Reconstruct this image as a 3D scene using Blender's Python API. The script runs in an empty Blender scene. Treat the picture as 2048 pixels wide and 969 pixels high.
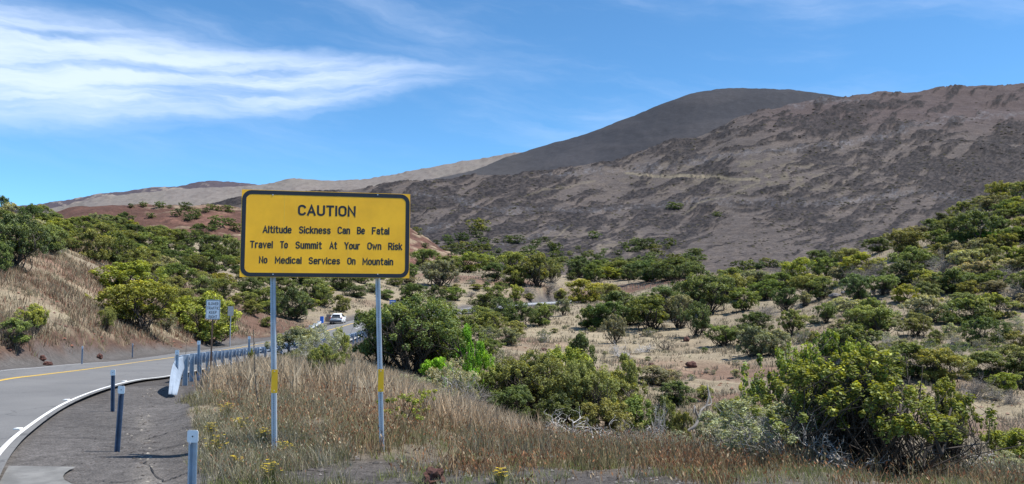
import bpy, bmesh, math, random
import numpy as np
from mathutils import Vector, Matrix

# ------------------------------------------------------------------ camera, light, exposure
SC = bpy.context.scene
COL = SC.collection
F = 1600.0                      # focal length in photograph pixels (photograph 2048 x 969)
CX, CY = 1024.0, 484.5
HORIZON = 600.0
PITCH = math.atan((HORIZON - CY) / F)
cd = bpy.data.cameras.new('camera')
cd.sensor_width = 36.0
cd.lens = 36.0 * F / 2048.0
cd.clip_start = 0.1
cd.clip_end = 30000
cam = bpy.data.objects.new('camera', cd)
cam.rotation_euler = (math.radians(90) + PITCH, 0, 0)
COL.objects.link(cam)
SC.camera = cam

SUN_AZ = math.radians(95)       # to the right of straight ahead
SUN_EL = math.radians(61)
EXPOSURE = 0.80
SC.view_settings.view_transform = 'Standard'
SC.view_settings.look = 'None'
SC.view_settings.gamma = 1.0
SC.view_settings.exposure = EXPOSURE
SC.view_settings.use_curve_mapping = False
SC.cycles.max_bounces = 6
SC.cycles.diffuse_bounces = 3
SC.cycles.glossy_bounces = 2
SC.cycles.transmission_bounces = 4
SC.cycles.transparent_max_bounces = 4

sd = bpy.data.lights.new('sun', 'SUN')
sd.energy = 4.2
sd.angle = math.radians(0.55)
sd.color = (1.0, 0.955, 0.88)
sun = bpy.data.objects.new('sun', sd)
sdir = Vector((math.sin(SUN_AZ) * math.cos(SUN_EL), math.cos(SUN_AZ) * math.cos(SUN_EL), math.sin(SUN_EL)))
sun.rotation_euler = sdir.to_track_quat('Z', 'Y').to_euler()
COL.objects.link(sun)

# ------------------------------------------------------------------ small node helpers
class NT:
    def __init__(s, tree):
        s.t = tree; s.n = tree.nodes; s.l = tree.links
    def new(s, kind, **kw):
        nd = s.n.new(kind)
        for k, v in kw.items():
            if hasattr(nd, k): setattr(nd, k, v)
        return nd
    def put(s, nd, key, v):
        sock = nd.inputs[key]
        if isinstance(v, bpy.types.NodeSocket): s.l.new(v, sock)
        elif v is not None:
            if isinstance(v, (tuple, list)) and len(v) == 3 and sock.type == 'RGBA': v = (*v, 1)
            sock.default_value = v
    def math(s, op, a, b=None, c=None, clamp=False):
        nd = s.n.new('ShaderNodeMath'); nd.operation = op; nd.use_clamp = clamp
        s.put(nd, 0, a)
        if b is not None: s.put(nd, 1, b)
        if c is not None: s.put(nd, 2, c)
        return nd.outputs[0]
    def mix(s, f, a, b, blend='MIX'):
        nd = s.n.new('ShaderNodeMix'); nd.data_type = 'RGBA'; nd.blend_type = blend
        s.put(nd, 0, f); s.put(nd, 6, a); s.put(nd, 7, b)
        return nd.outputs[2]
    def noise(s, vec, scale, detail=4, rough=0.55, out=0):
        nd = s.n.new('ShaderNodeTexNoise')
        if vec is not None: s.l.new(vec, nd.inputs['Vector'])
        nd.inputs['Scale'].default_value = scale; nd.inputs['Detail'].default_value = detail
        nd.inputs['Roughness'].default_value = rough
        return nd.outputs[out]
    def ramp(s, v, lo, hi, a=0.0, b=1.0, smooth=True):
        nd = s.n.new('ShaderNodeMapRange'); nd.interpolation_type = 'SMOOTHSTEP' if smooth else 'LINEAR'
        s.put(nd, 0, v); s.put(nd, 1, lo); s.put(nd, 2, hi); s.put(nd, 3, a); s.put(nd, 4, b)
        return nd.outputs[0]

# ------------------------------------------------------------------ sky
W = bpy.data.worlds.new('World'); SC.world = W; W.use_nodes = True
w = NT(W.node_tree)
bg = W.node_tree.nodes['Background']
sky = w.new('ShaderNodeTexSky'); sky.sky_type = 'NISHITA'; sky.sun_disc = False
sky.sun_elevation = SUN_EL; sky.sun_rotation = SUN_AZ
sky.altitude = 2800; sky.air_density = 1.0; sky.dust_density = 0.25; sky.ozone_density = 2.0
geo = w.new('ShaderNodeTexCoord').outputs['Generated']
sep = w.new('ShaderNodeSeparateXYZ'); w.l.new(geo, sep.inputs[0])
az = w.math('ARCTAN2', sep.outputs[0], sep.outputs[1])
el = w.math('ARCSINE', sep.outputs[2])
# u, v: direction angles in the frame of the clouds (u to the right, v up), radians
def comb(x, y, z=0.0):
    c = w.new('ShaderNodeCombineXYZ'); w.put(c, 0, x); w.put(c, 1, y); w.put(c, 2, z); return c.outputs[0]
warp = w.noise(comb(w.math('MULTIPLY', az, 5.0), w.math('MULTIPLY', el, 12.0)), 1.0, 5, 0.6)
wv = w.math('MULTIPLY_ADD', warp, 0.055, -0.0275)
elw = w.math('ADD', el, wv)
# main band of cirrus: upper and lower edge as functions of the azimuth (az -0.57 .. -0.03)
t = w.ramp(az, -0.60, -0.04, 0.0, 1.0, smooth=False)
upper = w.math('MULTIPLY_ADD', t, -0.022, 0.312)
lowr = w.math('MULTIPLY_ADD', w.math('POWER', t, 1.5), 0.090, 0.184)
midb = w.math('MULTIPLY', w.math('ADD', upper, lowr), 0.5)
half = w.math('MULTIPLY', w.math('SUBTRACT', upper, lowr), 0.5)
dist = w.math('DIVIDE', w.math('ABSOLUTE', w.math('SUBTRACT', elw, midb)), w.math('MAXIMUM', half, 0.018))
band = w.ramp(dist, 0.40, 1.35, 1.0, 0.0)
rend = w.ramp(az, -0.27, 0.03, 1.0, 0.0)
lend = w.ramp(az, -1.5, -0.9, 0.0, 1.0)
streak = w.noise(comb(w.math('MULTIPLY', az, 2.4), w.math('MULTIPLY', w.math('SUBTRACT', elw, w.math('MULTIPLY', az, 0.10)), 42.0)), 1.0, 6, 0.55)
streak2 = w.noise(comb(w.math('MULTIPLY', az, 9.0), w.math('MULTIPLY', elw, 70.0), 4.0), 1.0, 4, 0.55)
sm = w.math('MULTIPLY_ADD', streak2, 0.3, w.math('MULTIPLY', streak, 0.7))
dens = w.math('MULTIPLY', w.ramp(sm, 0.33, 0.62, 0.22, 0.84), w.math('MULTIPLY', band, w.math('MULTIPLY', rend, lend)))
# thin veils over the rest of the sky
veil = w.noise(comb(w.math('MULTIPLY', az, 2.2), w.math('MULTIPLY', w.math('ADD', elw, w.math('MULTIPLY', az, 0.16)), 13.0), 9.0), 1.0, 6, 0.58)
veil = w.ramp(veil, 0.42, 0.80, 0.0, 0.33)
gate = w.ramp(el, 0.13, 0.24, 0.25, 1.0)
veil = w.math('MULTIPLY', veil, gate)
alpha = w.math('MAXIMUM', dens, veil)
SKYMUL = (0.62, 1.0, 1.16)
skc = w.mix(1.0, sky.outputs[0], SKYMUL, 'MULTIPLY')
outc = w.mix(alpha, skc, (5.3, 6.1, 7.6))
w.l.new(outc, bg.inputs[0])
bg.inputs[1].default_value = 0.1

# ------------------------------------------------------------------ projection helpers
cp, sp = math.cos(PITCH), math.sin(PITCH)
def P(px, py, d):
    """world point seen at photograph pixel (px, py) at forward depth d"""
    u = (px - CX) / F; v = (CY - py) / F
    y = cp - v * sp; z = sp + v * cp
    return np.array([u / y * d, d, z / y * d])
def proj(X, Y, Z):
    yy = Y * cp + Z * sp; zz = -Y * sp + Z * cp
    return CX + F * X / yy, CY - F * zz / yy

# ------------------------------------------------------------------ numpy noise
def _hash(ix, iy, seed):
    h = (ix.astype(np.int64) * 374761393 + iy.astype(np.int64) * 668265263 + seed * 1274126177) & 0xffffffff
    h = ((h ^ (h >> 13)) * 1274126177) & 0xffffffff
    return ((h ^ (h >> 16)) & 0xffff) / 65535.0
def vnoise(x, y, seed=0):
    x = np.asarray(x, float); y = np.asarray(y, float)
    ix = np.floor(x); iy = np.floor(y); fx = x - ix; fy = y - iy
    fx = fx * fx * (3 - 2 * fx); fy = fy * fy * (3 - 2 * fy)
    a = _hash(ix, iy, seed); b = _hash(ix + 1, iy, seed); c = _hash(ix, iy + 1, seed); d = _hash(ix + 1, iy + 1, seed)
    return (a * (1 - fx) + b * fx) * (1 - fy) + (c * (1 - fx) + d * fx) * fy
def fbm(x, y, oct=4, seed=0, gain=0.5):
    s = 0; a = 1; tot = 0
    for k in range(oct):
        s = s + a * vnoise(x * 2 ** k + 13.7 * k, y * 2 ** k - 7.3 * k, seed + k); tot += a; a *= gain
    return s / tot
def sstep(a, b, x):
    t = np.clip((x - a) / (b - a), 0, 1); return t * t * (3 - 2 * t)
def mixc(c1, c2, m):
    return c1 * (1 - m[..., None]) + np.asarray(c2) * m[..., None]

# ------------------------------------------------------------------ object helpers
def tagit(o, label=None, cat=None, group=None, kind=None):
    if label: o['label'] = label
    if cat: o['category'] = cat
    if group: o['group'] = group
    if kind: o['kind'] = kind
    return o
def link(o, parent=None):
    COL.objects.link(o)
    if parent is not None: o.parent = parent
    return o
def empty(name, loc=(0, 0, 0), rz=0.0, rx=0.0):
    o = bpy.data.objects.new(name, None); o.location = loc; o.rotation_euler = (rx, 0, rz)
    o.empty_display_size = 0.3
    return link(o)
def mesh_np(name, V, Fq, mat, smooth=False, attrs=None):
    """V (n,3); Fq (m,k) index array; attrs {name: (n,3) or (n,)} on points"""
    me = bpy.data.meshes.new(name)
    V = np.ascontiguousarray(V, np.float32); Fq = np.ascontiguousarray(Fq, np.int32)
    m, k = Fq.shape
    me.vertices.add(len(V)); me.vertices.foreach_set('co', V.ravel())
    me.loops.add(m * k); me.loops.foreach_set('vertex_index', Fq.ravel())
    me.polygons.add(m); me.polygons.foreach_set('loop_start', np.arange(0, m * k, k, dtype=np.int32))
    if smooth: me.polygons.foreach_set('use_smooth', np.ones(m, bool))
    for an, av in (attrs or {}).items():
        av = np.asarray(av, np.float32)
        if av.ndim == 2:
            a = me.attributes.new(an, 'FLOAT_COLOR', 'POINT')
            a.data.foreach_set('color', np.ascontiguousarray(np.hstack([av, np.ones((len(av), 1), np.float32)])).ravel())
        else:
            a = me.attributes.new(an, 'FLOAT', 'POINT'); a.data.foreach_set('value', av)
    me.update(calc_edges=True)
    if mat: me.materials.append(mat)
    return me
def grid_faces(nr, nc):
    i = np.arange(nr - 1)[:, None] * nc + np.arange(nc - 1)[None, :]
    return np.stack([i, i + 1, i + nc + 1, i + nc], -1).reshape(-1, 4)

class MB:
    """collects simple solids for ONE mesh object"""
    def __init__(s): s.v = []; s.f = []
    def add(s, vs, fs):
        b = len(s.v); s.v += [tuple(map(float, q)) for q in vs]; s.f += [tuple(b + i for i in q) for q in fs]; return s
    def box(s, x0, x1, y0, y1, z0, z1):
        vs = [(x, y, z) for z in (z0, z1) for y in (y0, y1) for x in (x0, x1)]
        return s.add(vs, [(0, 2, 3, 1), (4, 5, 7, 6), (0, 1, 5, 4), (2, 6, 7, 3), (0, 4, 6, 2), (1, 3, 7, 5)])
    def prism(s, poly, axis_pts):
        """poly: list of (a,b); axis_pts: functions (a,b)->3D for the two ends"""
        n = len(poly); A = [axis_pts[0](*q) for q in poly]; B = [axis_pts[1](*q) for q in poly]
        return s.add(A + B, [tuple(range(n))[::-1], tuple(range(n, 2 * n))] + [(i, (i + 1) % n, n + (i + 1) % n, n + i) for i in range(n)])
    def cyl(s, p0, p1, r0, r1=None, n=8):
        r1 = r0 if r1 is None else r1
        p0 = Vector(p0); p1 = Vector(p1); q = (p1 - p0).to_track_quat('Z', 'Y')
        vs = []
        for p, r in ((p0, r0), (p1, r1)):
            for k in range(n):
                a = 2 * math.pi * k / n
                vs.append(p + q @ Vector((math.cos(a) * r, math.sin(a) * r, 0)))
        return s.add(vs, [tuple(range(n))[::-1], tuple(range(n, 2 * n))] + [(i, (i + 1) % n, n + (i + 1) % n, n + i) for i in range(n)])
    def mesh(s, name, mat, smooth=False, bevel=0.0):
        me = bpy.data.meshes.new(name); me.from_pydata(s.v, [], s.f); me.materials.append(mat)
        bm = bmesh.new(); bm.from_mesh(me); bmesh.ops.recalc_face_normals(bm, faces=bm.faces)
        if bevel > 0: bmesh.ops.bevel(bm, geom=bm.edges[:], offset=bevel, segments=2, affect='EDGES', clamp_overlap=True)
        bm.to_mesh(me); bm.free()
        if smooth:
            for p in me.polygons: p.use_smooth = True
        return me
    def obj(s, name, mat, parent=None, smooth=False, bevel=0.0):
        return link(bpy.data.objects.new(name, s.mesh(name, mat, smooth, bevel)), parent)

# ------------------------------------------------------------------ materials
def new_mat(name):
    m = bpy.data.materials.new(name); m.use_nodes = True
    nt = NT(m.node_tree); b = m.node_tree.nodes['Principled BSDF']
    return m, nt, b
def simple(name, col, rough=0.6, metal=0.0, spec=0.5, vary=0.12, scale=8.0, bump=0.0, bscale=60):
    m, n, b = new_mat(name)
    tc = n.new('ShaderNodeTexCoord').outputs['Object']
    nz = n.noise(tc, scale, 5, 0.6)
    c = n.mix(n.ramp(nz, 0.3, 0.7, 0, 1), tuple(x * (1 - vary) for x in col), tuple(min(1, x * (1 + vary)) for x in col))
    n.put(b, 'Base Color', c); b.inputs['Roughness'].default_value = rough; b.inputs['Metallic'].default_value = metal
    b.inputs['Specular IOR Level'].default_value = spec
    if bump:
        bp = n.new('ShaderNodeBump'); bp.inputs['Strength'].default_value = bump; bp.inputs['Distance'].default_value = 0.01
        n.put(bp, 'Height', n.noise(tc, bscale, 4)); n.l.new(bp.outputs[0], b.inputs['Normal'])
    return m
def attr_mat(name, attr, rough=0.95, sc=(0.6, 8.0, 60.0), var=(0.25, 0.3, 0.3), bump=0.6, bdist=0.05, bsc=14.0, coord='Object'):
    """colour from a point attribute, broken up with noise at three sizes"""
    m, n, b = new_mat(name)
    a = n.new('ShaderNodeAttribute'); a.attribute_name = attr
    tc = n.new('ShaderNodeTexCoord').outputs[coord]
    c = a.outputs['Color']
    for s_, v_ in zip(sc, var):
        k = n.ramp(n.noise(tc, s_, 4, 0.6), 0.3, 0.7, 1 - v_, 1 + v_, smooth=False)
        vm = n.new('ShaderNodeVectorMath'); vm.operation = 'SCALE'
        n.l.new(c, vm.inputs[0]); n.l.new(k, vm.inputs['Scale']); c = vm.outputs[0]
    n.l.new(c, b.inputs['Base Color'])
    b.inputs['Roughness'].default_value = rough; b.inputs['Specular IOR Level'].default_value = 0.15
    bp = n.new('ShaderNodeBump'); bp.inputs['Strength'].default_value = bump; bp.inputs['Distance'].default_value = bdist
    n.put(bp, 'Height', n.noise(tc, bsc, 6, 0.65)); n.l.new(bp.outputs[0], b.inputs['Normal'])
    return m
def leaf_mat(name, trans=0.3):
    """leaf colour = object colour x per-leaf tone; tips carry yellower new growth and painted sun on the tops"""
    m, n, b = new_mat(name)
    oi = n.new('ShaderNodeObjectInfo')
    a = n.new('ShaderNodeAttribute'); a.attribute_name = 'tone'
    g = n.new('ShaderNodeAttribute'); g.attribute_name = 'young'
    vm = n.new('ShaderNodeVectorMath'); vm.operation = 'SCALE'
    n.l.new(oi.outputs['Color'], vm.inputs[0]); n.l.new(a.outputs['Fac'], vm.inputs['Scale'])
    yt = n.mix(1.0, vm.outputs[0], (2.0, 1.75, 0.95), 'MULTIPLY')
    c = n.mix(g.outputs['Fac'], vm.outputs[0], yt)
    n.l.new(c, b.inputs['Base Color'])
    b.inputs['Roughness'].default_value = 0.55; b.inputs['Specular IOR Level'].default_value = 0.3
    tr = n.new('ShaderNodeBsdfTranslucent')
    n.l.new(n.mix(1.0, c, (1.5, 1.35, 0.5), 'MULTIPLY'), tr.inputs['Color'])
    mx = n.new('ShaderNodeMixShader'); mx.inputs[0].default_value = trans
    n.l.new(b.outputs[0], mx.inputs[1]); n.l.new(tr.outputs[0], mx.inputs[2])
    n.l.new(mx.outputs[0], m.node_tree.nodes['Material Output'].inputs['Surface'])
    return m
def blade_mat(name, trans=0.3):
    m, n, b = new_mat(name)
    a = n.new('ShaderNodeAttribute'); a.attribute_name = 'tint'
    n.l.new(a.outputs['Color'], b.inputs['Base Color'])
    b.inputs['Roughness'].default_value = 0.8; b.inputs['Specular IOR Level'].default_value = 0.2
    tr = n.new('ShaderNodeBsdfTranslucent'); n.l.new(a.outputs['Color'], tr.inputs['Color'])
    mx = n.new('ShaderNodeMixShader'); mx.inputs[0].default_value = trans
    n.l.new(b.outputs[0], mx.inputs[1]); n.l.new(tr.outputs[0], mx.inputs[2])
    n.l.new(mx.outputs[0], m.node_tree.nodes['Material Output'].inputs['Surface'])
    return m
M_ground = attr_mat('ground_soil', 'soil', sc=(0.5, 5.0, 40.0), var=(0.18, 0.28, 0.4), bump=0.9, bdist=0.06, bsc=11.0)
M_leaf = leaf_mat('leaf')
M_blade = blade_mat('dry_blades')
M_bark = simple('bark', (0.048, 0.038, 0.031), 0.9, vary=0.35, scale=12, bump=0.5, bscale=30)
M_dead = simple('weathered_deadwood', (0.44, 0.42, 0.40), 0.85, vary=0.3, scale=6)
M_deaddark = simple('dark_twig', (0.10, 0.085, 0.07), 0.9, vary=0.3, scale=6)
M_galv = simple('galvanised_steel', (0.40, 0.46, 0.54), 0.5, 0.35, vary=0.12, scale=5)
M_white = simple('white_paint', (0.80, 0.80, 0.78), 0.5, vary=0.05)
M_cap = simple('white_reflector_cap', (0.80, 0.82, 0.86), 0.35, vary=0.04)

# ------------------------------------------------------------------ road rows (right white line, yellow centre, left white line)
def Z3(x, y, z): return np.array([x, y, z], float)
def Pz(px, py, d): return P(px, py, d)
ROWS = [
 (Z3(-1.0,-30,-2.2), Z3(-5.5,-30,-2.2), Z3(-9,-30,-2.2)),
 (Z3(-1.2,-12,-2.2), Z3(-5.8,-12,-2.2), Z3(-9.3,-12,-2.2)),
 (Z3(-3.0,2,-2.15), Z3(-8.0,2,-2.2), Z3(-11.6,2,-2.25)),
 (Z3(-5.0,7,-2.15), Z3(-10.2,8,-2.2), Z3(-13.6,9,-2.25)),
 (P(0,905,11.3), Z3(-12.2,14.5,-2.18), Z3(-15.3,17,-2.3)),
 (P(62,850,13.8), Z3(-13.0,18,-2.17), Z3(-16.0,21.5,-2.33)),
 (P(130,807,16.8), P(0,761,21.2), P(0,743,26)),
 (P(200,779,19.3), P(75,751,24.2), P(75,736,29.5)),
 (P(270,761,22.5), P(150,742,27.5), P(150,729,33)),
 (Z3(-10.75,25,-2.37), P(224,732,32), P(230,723.5,38.5)),
 (Z3(-11.3,28.5,-2.52), P(280,724,36.5), P(300,715,44.5)),
 (Z3(-12.6,35,-2.82), P(340,716,42), P(360,706.5,51)),
 (Z3(-13.4,41,-3.05), P(410,706,50), P(431,698,60)),
 (Z3(-14.0,51,-3.4), P(480,695,60), P(490,689,70)),
 (Z3(-14.0,61,-3.55), P(540,684.5,70), P(560,677,81)),
 (Z3(-14.2,72,-3.5), P(605,672,80), P(610,664,91)),
 (Z3(-15.0,85,-3.3), P(652,662,88), P(647,655,98)),
 (Z3(-15.6,98,-3.1), P(688,652,100), P(686,646,109)),
 (Z3(-15.7,112,-2.95), P(715,645,112), P(725,637,124)),
 (Z3(-15.0,125,-2.8), Z3(-19.6,129,-2.8), Z3(-22.6,134,-2.65)),
 (Z3(-12.5,141,-2.65), Z3(-16.6,146,-2.6), Z3(-19.3,150,-2.5)),
 (Z3(-8.0,153,-2.5), Z3(-11.5,157.5,-2.4), Z3(-13.9,161,-2.3)),
 (Z3(1.2,181.5,-1.5), Z3(-2.5,184,-1.5), Z3(-5.5,186,-1.4)),
 (Z3(12.6,206,-0.9), Z3(8.5,207.5,-0.9), Z3(5.6,209,-0.9)),
 (Z3(22,240,-0.5), Z3(18,241,-0.5), Z3(15,242,-0.5)),
]
def catmull(pts, sub):
    pts = np.array(pts); out = []
    n = len(pts)
    for i in range(n - 1):
        p0 = pts[max(i - 1, 0)]; p1 = pts[i]; p2 = pts[i + 1]; p3 = pts[min(i + 2, n - 1)]
        for k in range(sub):
            t = k / sub
            out.append(0.5 * ((2 * p1) + (-p0 + p2) * t + (2 * p0 - 5 * p1 + 4 * p2 - p3) * t * t + (-p0 + 3 * p1 - 3 * p2 + p3) * t ** 3))
    out.append(pts[-1]); return np.array(out)
RS = 8
R1 = catmull([r[0] for r in ROWS], RS); RY = catmull([r[1] for r in ROWS], RS); R2 = catmull([r[2] for r in ROWS], RS)
NS = len(R1)
def across(i, s):
    """point of the road surface at station i, s metres right of the right line (negative: to the left)"""
    a = R1[i]; b = RY[i]; c = R2[i]
    ab = np.linalg.norm((a - b)[:2]); bc = np.linalg.norm((b - c)[:2])
    if s >= 0: return a + (a - b) / ab * s * np.array([1, 1, 1])
    if -s <= ab: return a + (b - a) * (-s / ab)
    q = -s - ab
    return b + (c - b) * (q / bc)
# guard rail line: (px, top py, depth)
GUARD = [(347, 716, 18.3), (362, 713.5, 20.6), (388, 709, 24), (435, 703, 29.5), (490, 698, 36.5), (540, 693, 43), (620, 681, 53),
         (684, 672.5, 62), (727, 662, 73), (742, 656, 86), (765, 650, 98), (790, 645, 110), (825, 636, 124), (885, 622, 141), (940, 618.5, 152),
         (1040, 607.5, 180), (1128, 602.5, 204), (1165, 599, 220)]
GP = catmull([P(*g) for g in GUARD], 10)

# ------------------------------------------------------------------ terrain from control points
CT = []   # world points
def c(px, py, d): CT.append(P(px, py, d))
for i in range(3, len(ROWS) - 1):
    for q in ROWS[i]: CT.append(q)
for g in GUARD[::1]:
    q = P(*g); CT.append(q - np.array([0, 0, 0.8]))
for px in (-500, 0, 400, 800, 1024, 1300, 1600, 1900, 2500):
    for d in (2, 4, 7):
        CT.append(np.array([(px - CX) / F * d, d, -2.18]))
for px in (300, 550, 800, 1050, 1300): CT.append(np.array([(px - CX) / F * 10.5, 10.5, -2.18]))
for q in [(1600, 969, 9.6), (1900, 969, 10.3), (2300, 969, 11),
  (387, 830, 15), (420, 800, 17), (470, 800, 17.5), (650, 772, 20.5), (600, 738, 30), (690, 728, 40), (735, 722, 45), (560, 835, 14.5), (760, 850, 14.5), (900, 875, 16),
  (800, 775, 30), (835, 755, 40), (900, 828, 24), (1000, 872, 20), (1000, 800, 45), (900, 740, 52), (850, 700, 66), (800, 680, 80),
  (1100, 892, 17.5), (1200, 906, 16.5), (1350, 916, 15.5), (1500, 926, 14.6), (1640, 940, 12.6), (1750, 964, 11.6), (1850, 972, 11.2), (2000, 975, 11.2), (2300, 985, 11.2), (1750, 966, 13.2), (1850, 968, 13.6),
  (1000, 925, 13), (1200, 938, 12.8), (1500, 948, 12.2), (1200, 905, 26), (1150, 874, 40), (1350, 872, 34), (1350, 830, 45), (1500, 930, 22), (1650, 965, 17),
  (1800, 965, 17), (2000, 952, 20), (2048, 900, 34), (1900, 860, 42), (1700, 850, 40),
  (1000, 700, 80), (1050, 735, 66), (1200, 745, 66), (1350, 760, 66), (1450, 790, 56), (1450, 720, 80), (1300, 690, 98), (1150, 665, 112), (1050, 640, 138), (1300, 640, 130),
  (950, 660, 112), (880, 645, 122), (1200, 610, 175), (1350, 600, 168), (1300, 585, 205), (1300, 565, 245), (1300, 552, 300), (1300, 560, 420),
  (1450, 640, 118), (1550, 640, 105), (1600, 700, 78), (1700, 740, 64), (1800, 750, 60), (1900, 780, 55), (2048, 810, 50), (2300, 820, 48),
  (1450, 585, 155), (1500, 550, 230), (1500, 556, 420), (1600, 590, 140), (1700, 620, 100), (1700, 550, 135), (1700, 520, 170), (1700, 530, 260), (1700, 560, 420),
  (1850, 640, 88), (1850, 560, 115), (1850, 500, 140), (1850, 468, 170), (1850, 490, 240), (1850, 540, 420), (2048, 700, 70), (2048, 620, 88), (2048, 520, 112), (2048, 440, 140),
  (2048, 405, 165), (2048, 430, 240), (2048, 520, 420), (2300, 700, 62), (2300, 560, 90), (2300, 420, 125), (2300, 340, 165), (2300, 380, 260),
  (1950, 450, 155), (1950, 432, 172), (1600, 556, 190), (1400, 572, 190),
  (0, 722, 28.5), (0, 700, 31), (0, 640, 37), (0, 560, 45), (0, 505, 53), (0, 455, 68), (0, 428, 84), (0, 440, 120), (0, 450, 200), (0, 460, 420),
  (-300, 720, 26), (-300, 640, 33), (-300, 540, 42), (-300, 440, 56), (-300, 360, 75), (-300, 380, 140), (-300, 440, 420),
  (90, 722, 32), (150, 713, 35.5), (150, 660, 42), (150, 600, 50), (150, 545, 60), (150, 500, 74), (150, 462, 98), (150, 448, 122), (150, 456, 200), (150, 480, 420),
  (265, 715, 45), (260, 690, 49), (260, 630, 59), (260, 570, 74), (260, 510, 100), (260, 470, 140), (260, 462, 170), (260, 475, 420),
  (380, 697, 58), (420, 690, 66), (420, 660, 73), (420, 620, 86), (410, 570, 112), (400, 525, 145), (400, 495, 185), (400, 478, 240), (400, 475, 420),
  (520, 672, 86), (520, 640, 98), (520, 600, 122), (520, 560, 155), (520, 525, 210), (520, 500, 280), (520, 500, 420),
  (640, 648, 108), (650, 628, 120), (650, 595, 145), (650, 560, 185), (650, 530, 245), (650, 515, 420),
  (740, 625, 134), (740, 595, 160), (740, 555, 210), (740, 530, 300), (740, 530, 420), (820, 608, 165), (820, 575, 200), (820, 540, 265), (820, 528, 420),
  (950, 612, 175), (950, 575, 215), (950, 548, 290), (950, 540, 420), (1080, 590, 215), (1100, 555, 290), (1100, 552, 420)]:
    c(*q)
CT = np.array(CT)
th = np.arctan2(CT[:, 0], CT[:, 1]); rr = np.hypot(CT[:, 0], CT[:, 1])
cu = th * 2.6; cw = np.log(rr); ce = CT[:, 2] / rr
def kern(a, b):
    r2 = (a[0][:, None] - b[0][None]) ** 2 + (a[1][:, None] - b[1][None]) ** 2
    return 0.5 * r2 * np.log(r2 + 1e-12)
n_ = len(cu)
K = kern((cu, cw), (cu, cw)) + np.eye(n_) * 2e-4
Q = np.column_stack([np.ones(n_), cu, cw])
A = np.block([[K, Q], [Q.T, np.zeros((3, 3))]])
sol = np.linalg.solve(A, np.concatenate([ce, np.zeros(3)]))
def rbf_e(u, w_):
    out = np.empty(u.size)
    for s in range(0, u.size, 40000):
        uu = u.ravel()[s:s + 40000]; ww = w_.ravel()[s:s + 40000]
        out[s:s + 40000] = kern((uu, ww), (cu, cw)) @ sol[:n_] + sol[n_] + sol[n_ + 1] * uu + sol[n_ + 2] * ww
    return out.reshape(u.shape)
TH_IN = math.radians(44)
LW0, LW1 = math.log(1.6), math.log(430.0)
gu = np.linspace(-TH_IN, TH_IN, 150); gw = np.linspace(LW0, LW1, 190)
GE = rbf_e(*np.meshgrid(gu * 2.6, gw))
def bil(T, x0, x1, y0, y1, x, y):
    fx = np.clip((x - x0) / (x1 - x0) * (T.shape[1] - 1), 0, T.shape[1] - 1.0001); fy = np.clip((y - y0) / (y1 - y0) * (T.shape[0] - 1), 0, T.shape[0] - 1.0001)
    ix = fx.astype(int); iy = fy.astype(int); fx = fx - ix; fy = fy - iy
    return (T[iy, ix] * (1 - fx) + T[iy, ix + 1] * fx) * (1 - fy) + (T[iy + 1, ix] * (1 - fx) + T[iy + 1, ix + 1] * fx) * fy
def polydist(X, Y, pts, zcol=True):
    """distance to polyline pts and z there"""
    best = np.full(X.shape, 1e9); zb = np.zeros(X.shape)
    for a, b in zip(pts[:-1], pts[1:]):
        dx, dy = b[0] - a[0], b[1] - a[1]; L2 = dx * dx + dy * dy + 1e-9
        t = np.clip(((X - a[0]) * dx + (Y - a[1]) * dy) / L2, 0, 1)
        d = np.hypot(X - a[0] - t * dx, Y - a[1] - t * dy)
        m = d < best; best = np.where(m, d, best); zb = np.where(m, a[2] + t * (b[2] - a[2]), zb)
    return best, zb
THc = np.concatenate([np.linspace(-math.pi, -TH_IN, 50)[:-1], np.linspace(-TH_IN, TH_IN, 560), np.linspace(TH_IN, math.pi, 50)[1:]])
LWc = np.linspace(LW0, LW1, 620)
TT, LL = np.meshgrid(THc, LWc)
Rg = np.exp(LL); XX = np.sin(TT) * Rg; YY = np.cos(TT) * Rg
E = bil(GE, -TH_IN, TH_IN, LW0, LW1, np.clip(TT, -TH_IN, TH_IN), LL)
zf = E * Rg
back = sstep(TH_IN * 1.02, 2.0, np.abs(TT))
ZZ = zf * (1 - back) + (-2.2 - 0.02 * Rg) * back
near = sstep(6.0, 3.0, Rg); ZZ = ZZ * (1 - near) + -2.18 * near
# roughness of the open ground
rough = 0.05 + 0.25 * sstep(15, 80, Rg)
ZZ += (fbm(XX / 1.1, YY / 1.1, 3, 5) - 0.5) * 0.12 * sstep(8, 14, Rg) + (fbm(XX / 6, YY / 6, 3, 9) - 0.5) * rough * 3.0 * sstep(12, 60, Rg)
ZZ += (fbm(XX / 2.4, YY / 2.4, 3, 15) - 0.5) * 0.55 * sstep(35, 70, Rg) * sstep(300, 200, Rg)
# swale beside the shoulder
DL = [P(300, 765, 20.5), P(290, 812, 16.5), P(285, 870, 13), P(290, 930, 10.8), P(300, 1010, 8.6), P(305, 1150, 6.2)]
dd, _ = polydist(XX, YY, DL)
ZZ -= 0.16 * np.exp(-(dd / 0.55) ** 2)
BK = [P(385, 800, 16), P(395, 870, 12.6), P(400, 930, 10.6), P(440, 1010, 8.6)]
db, _ = polydist(XX, YY, BK)
ZZ += 0.10 * np.exp(-(db / 0.4) ** 2)
ROADMID = [(R1[i] + R2[i]) / 2 for i in range(0, NS, 2)]
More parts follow.
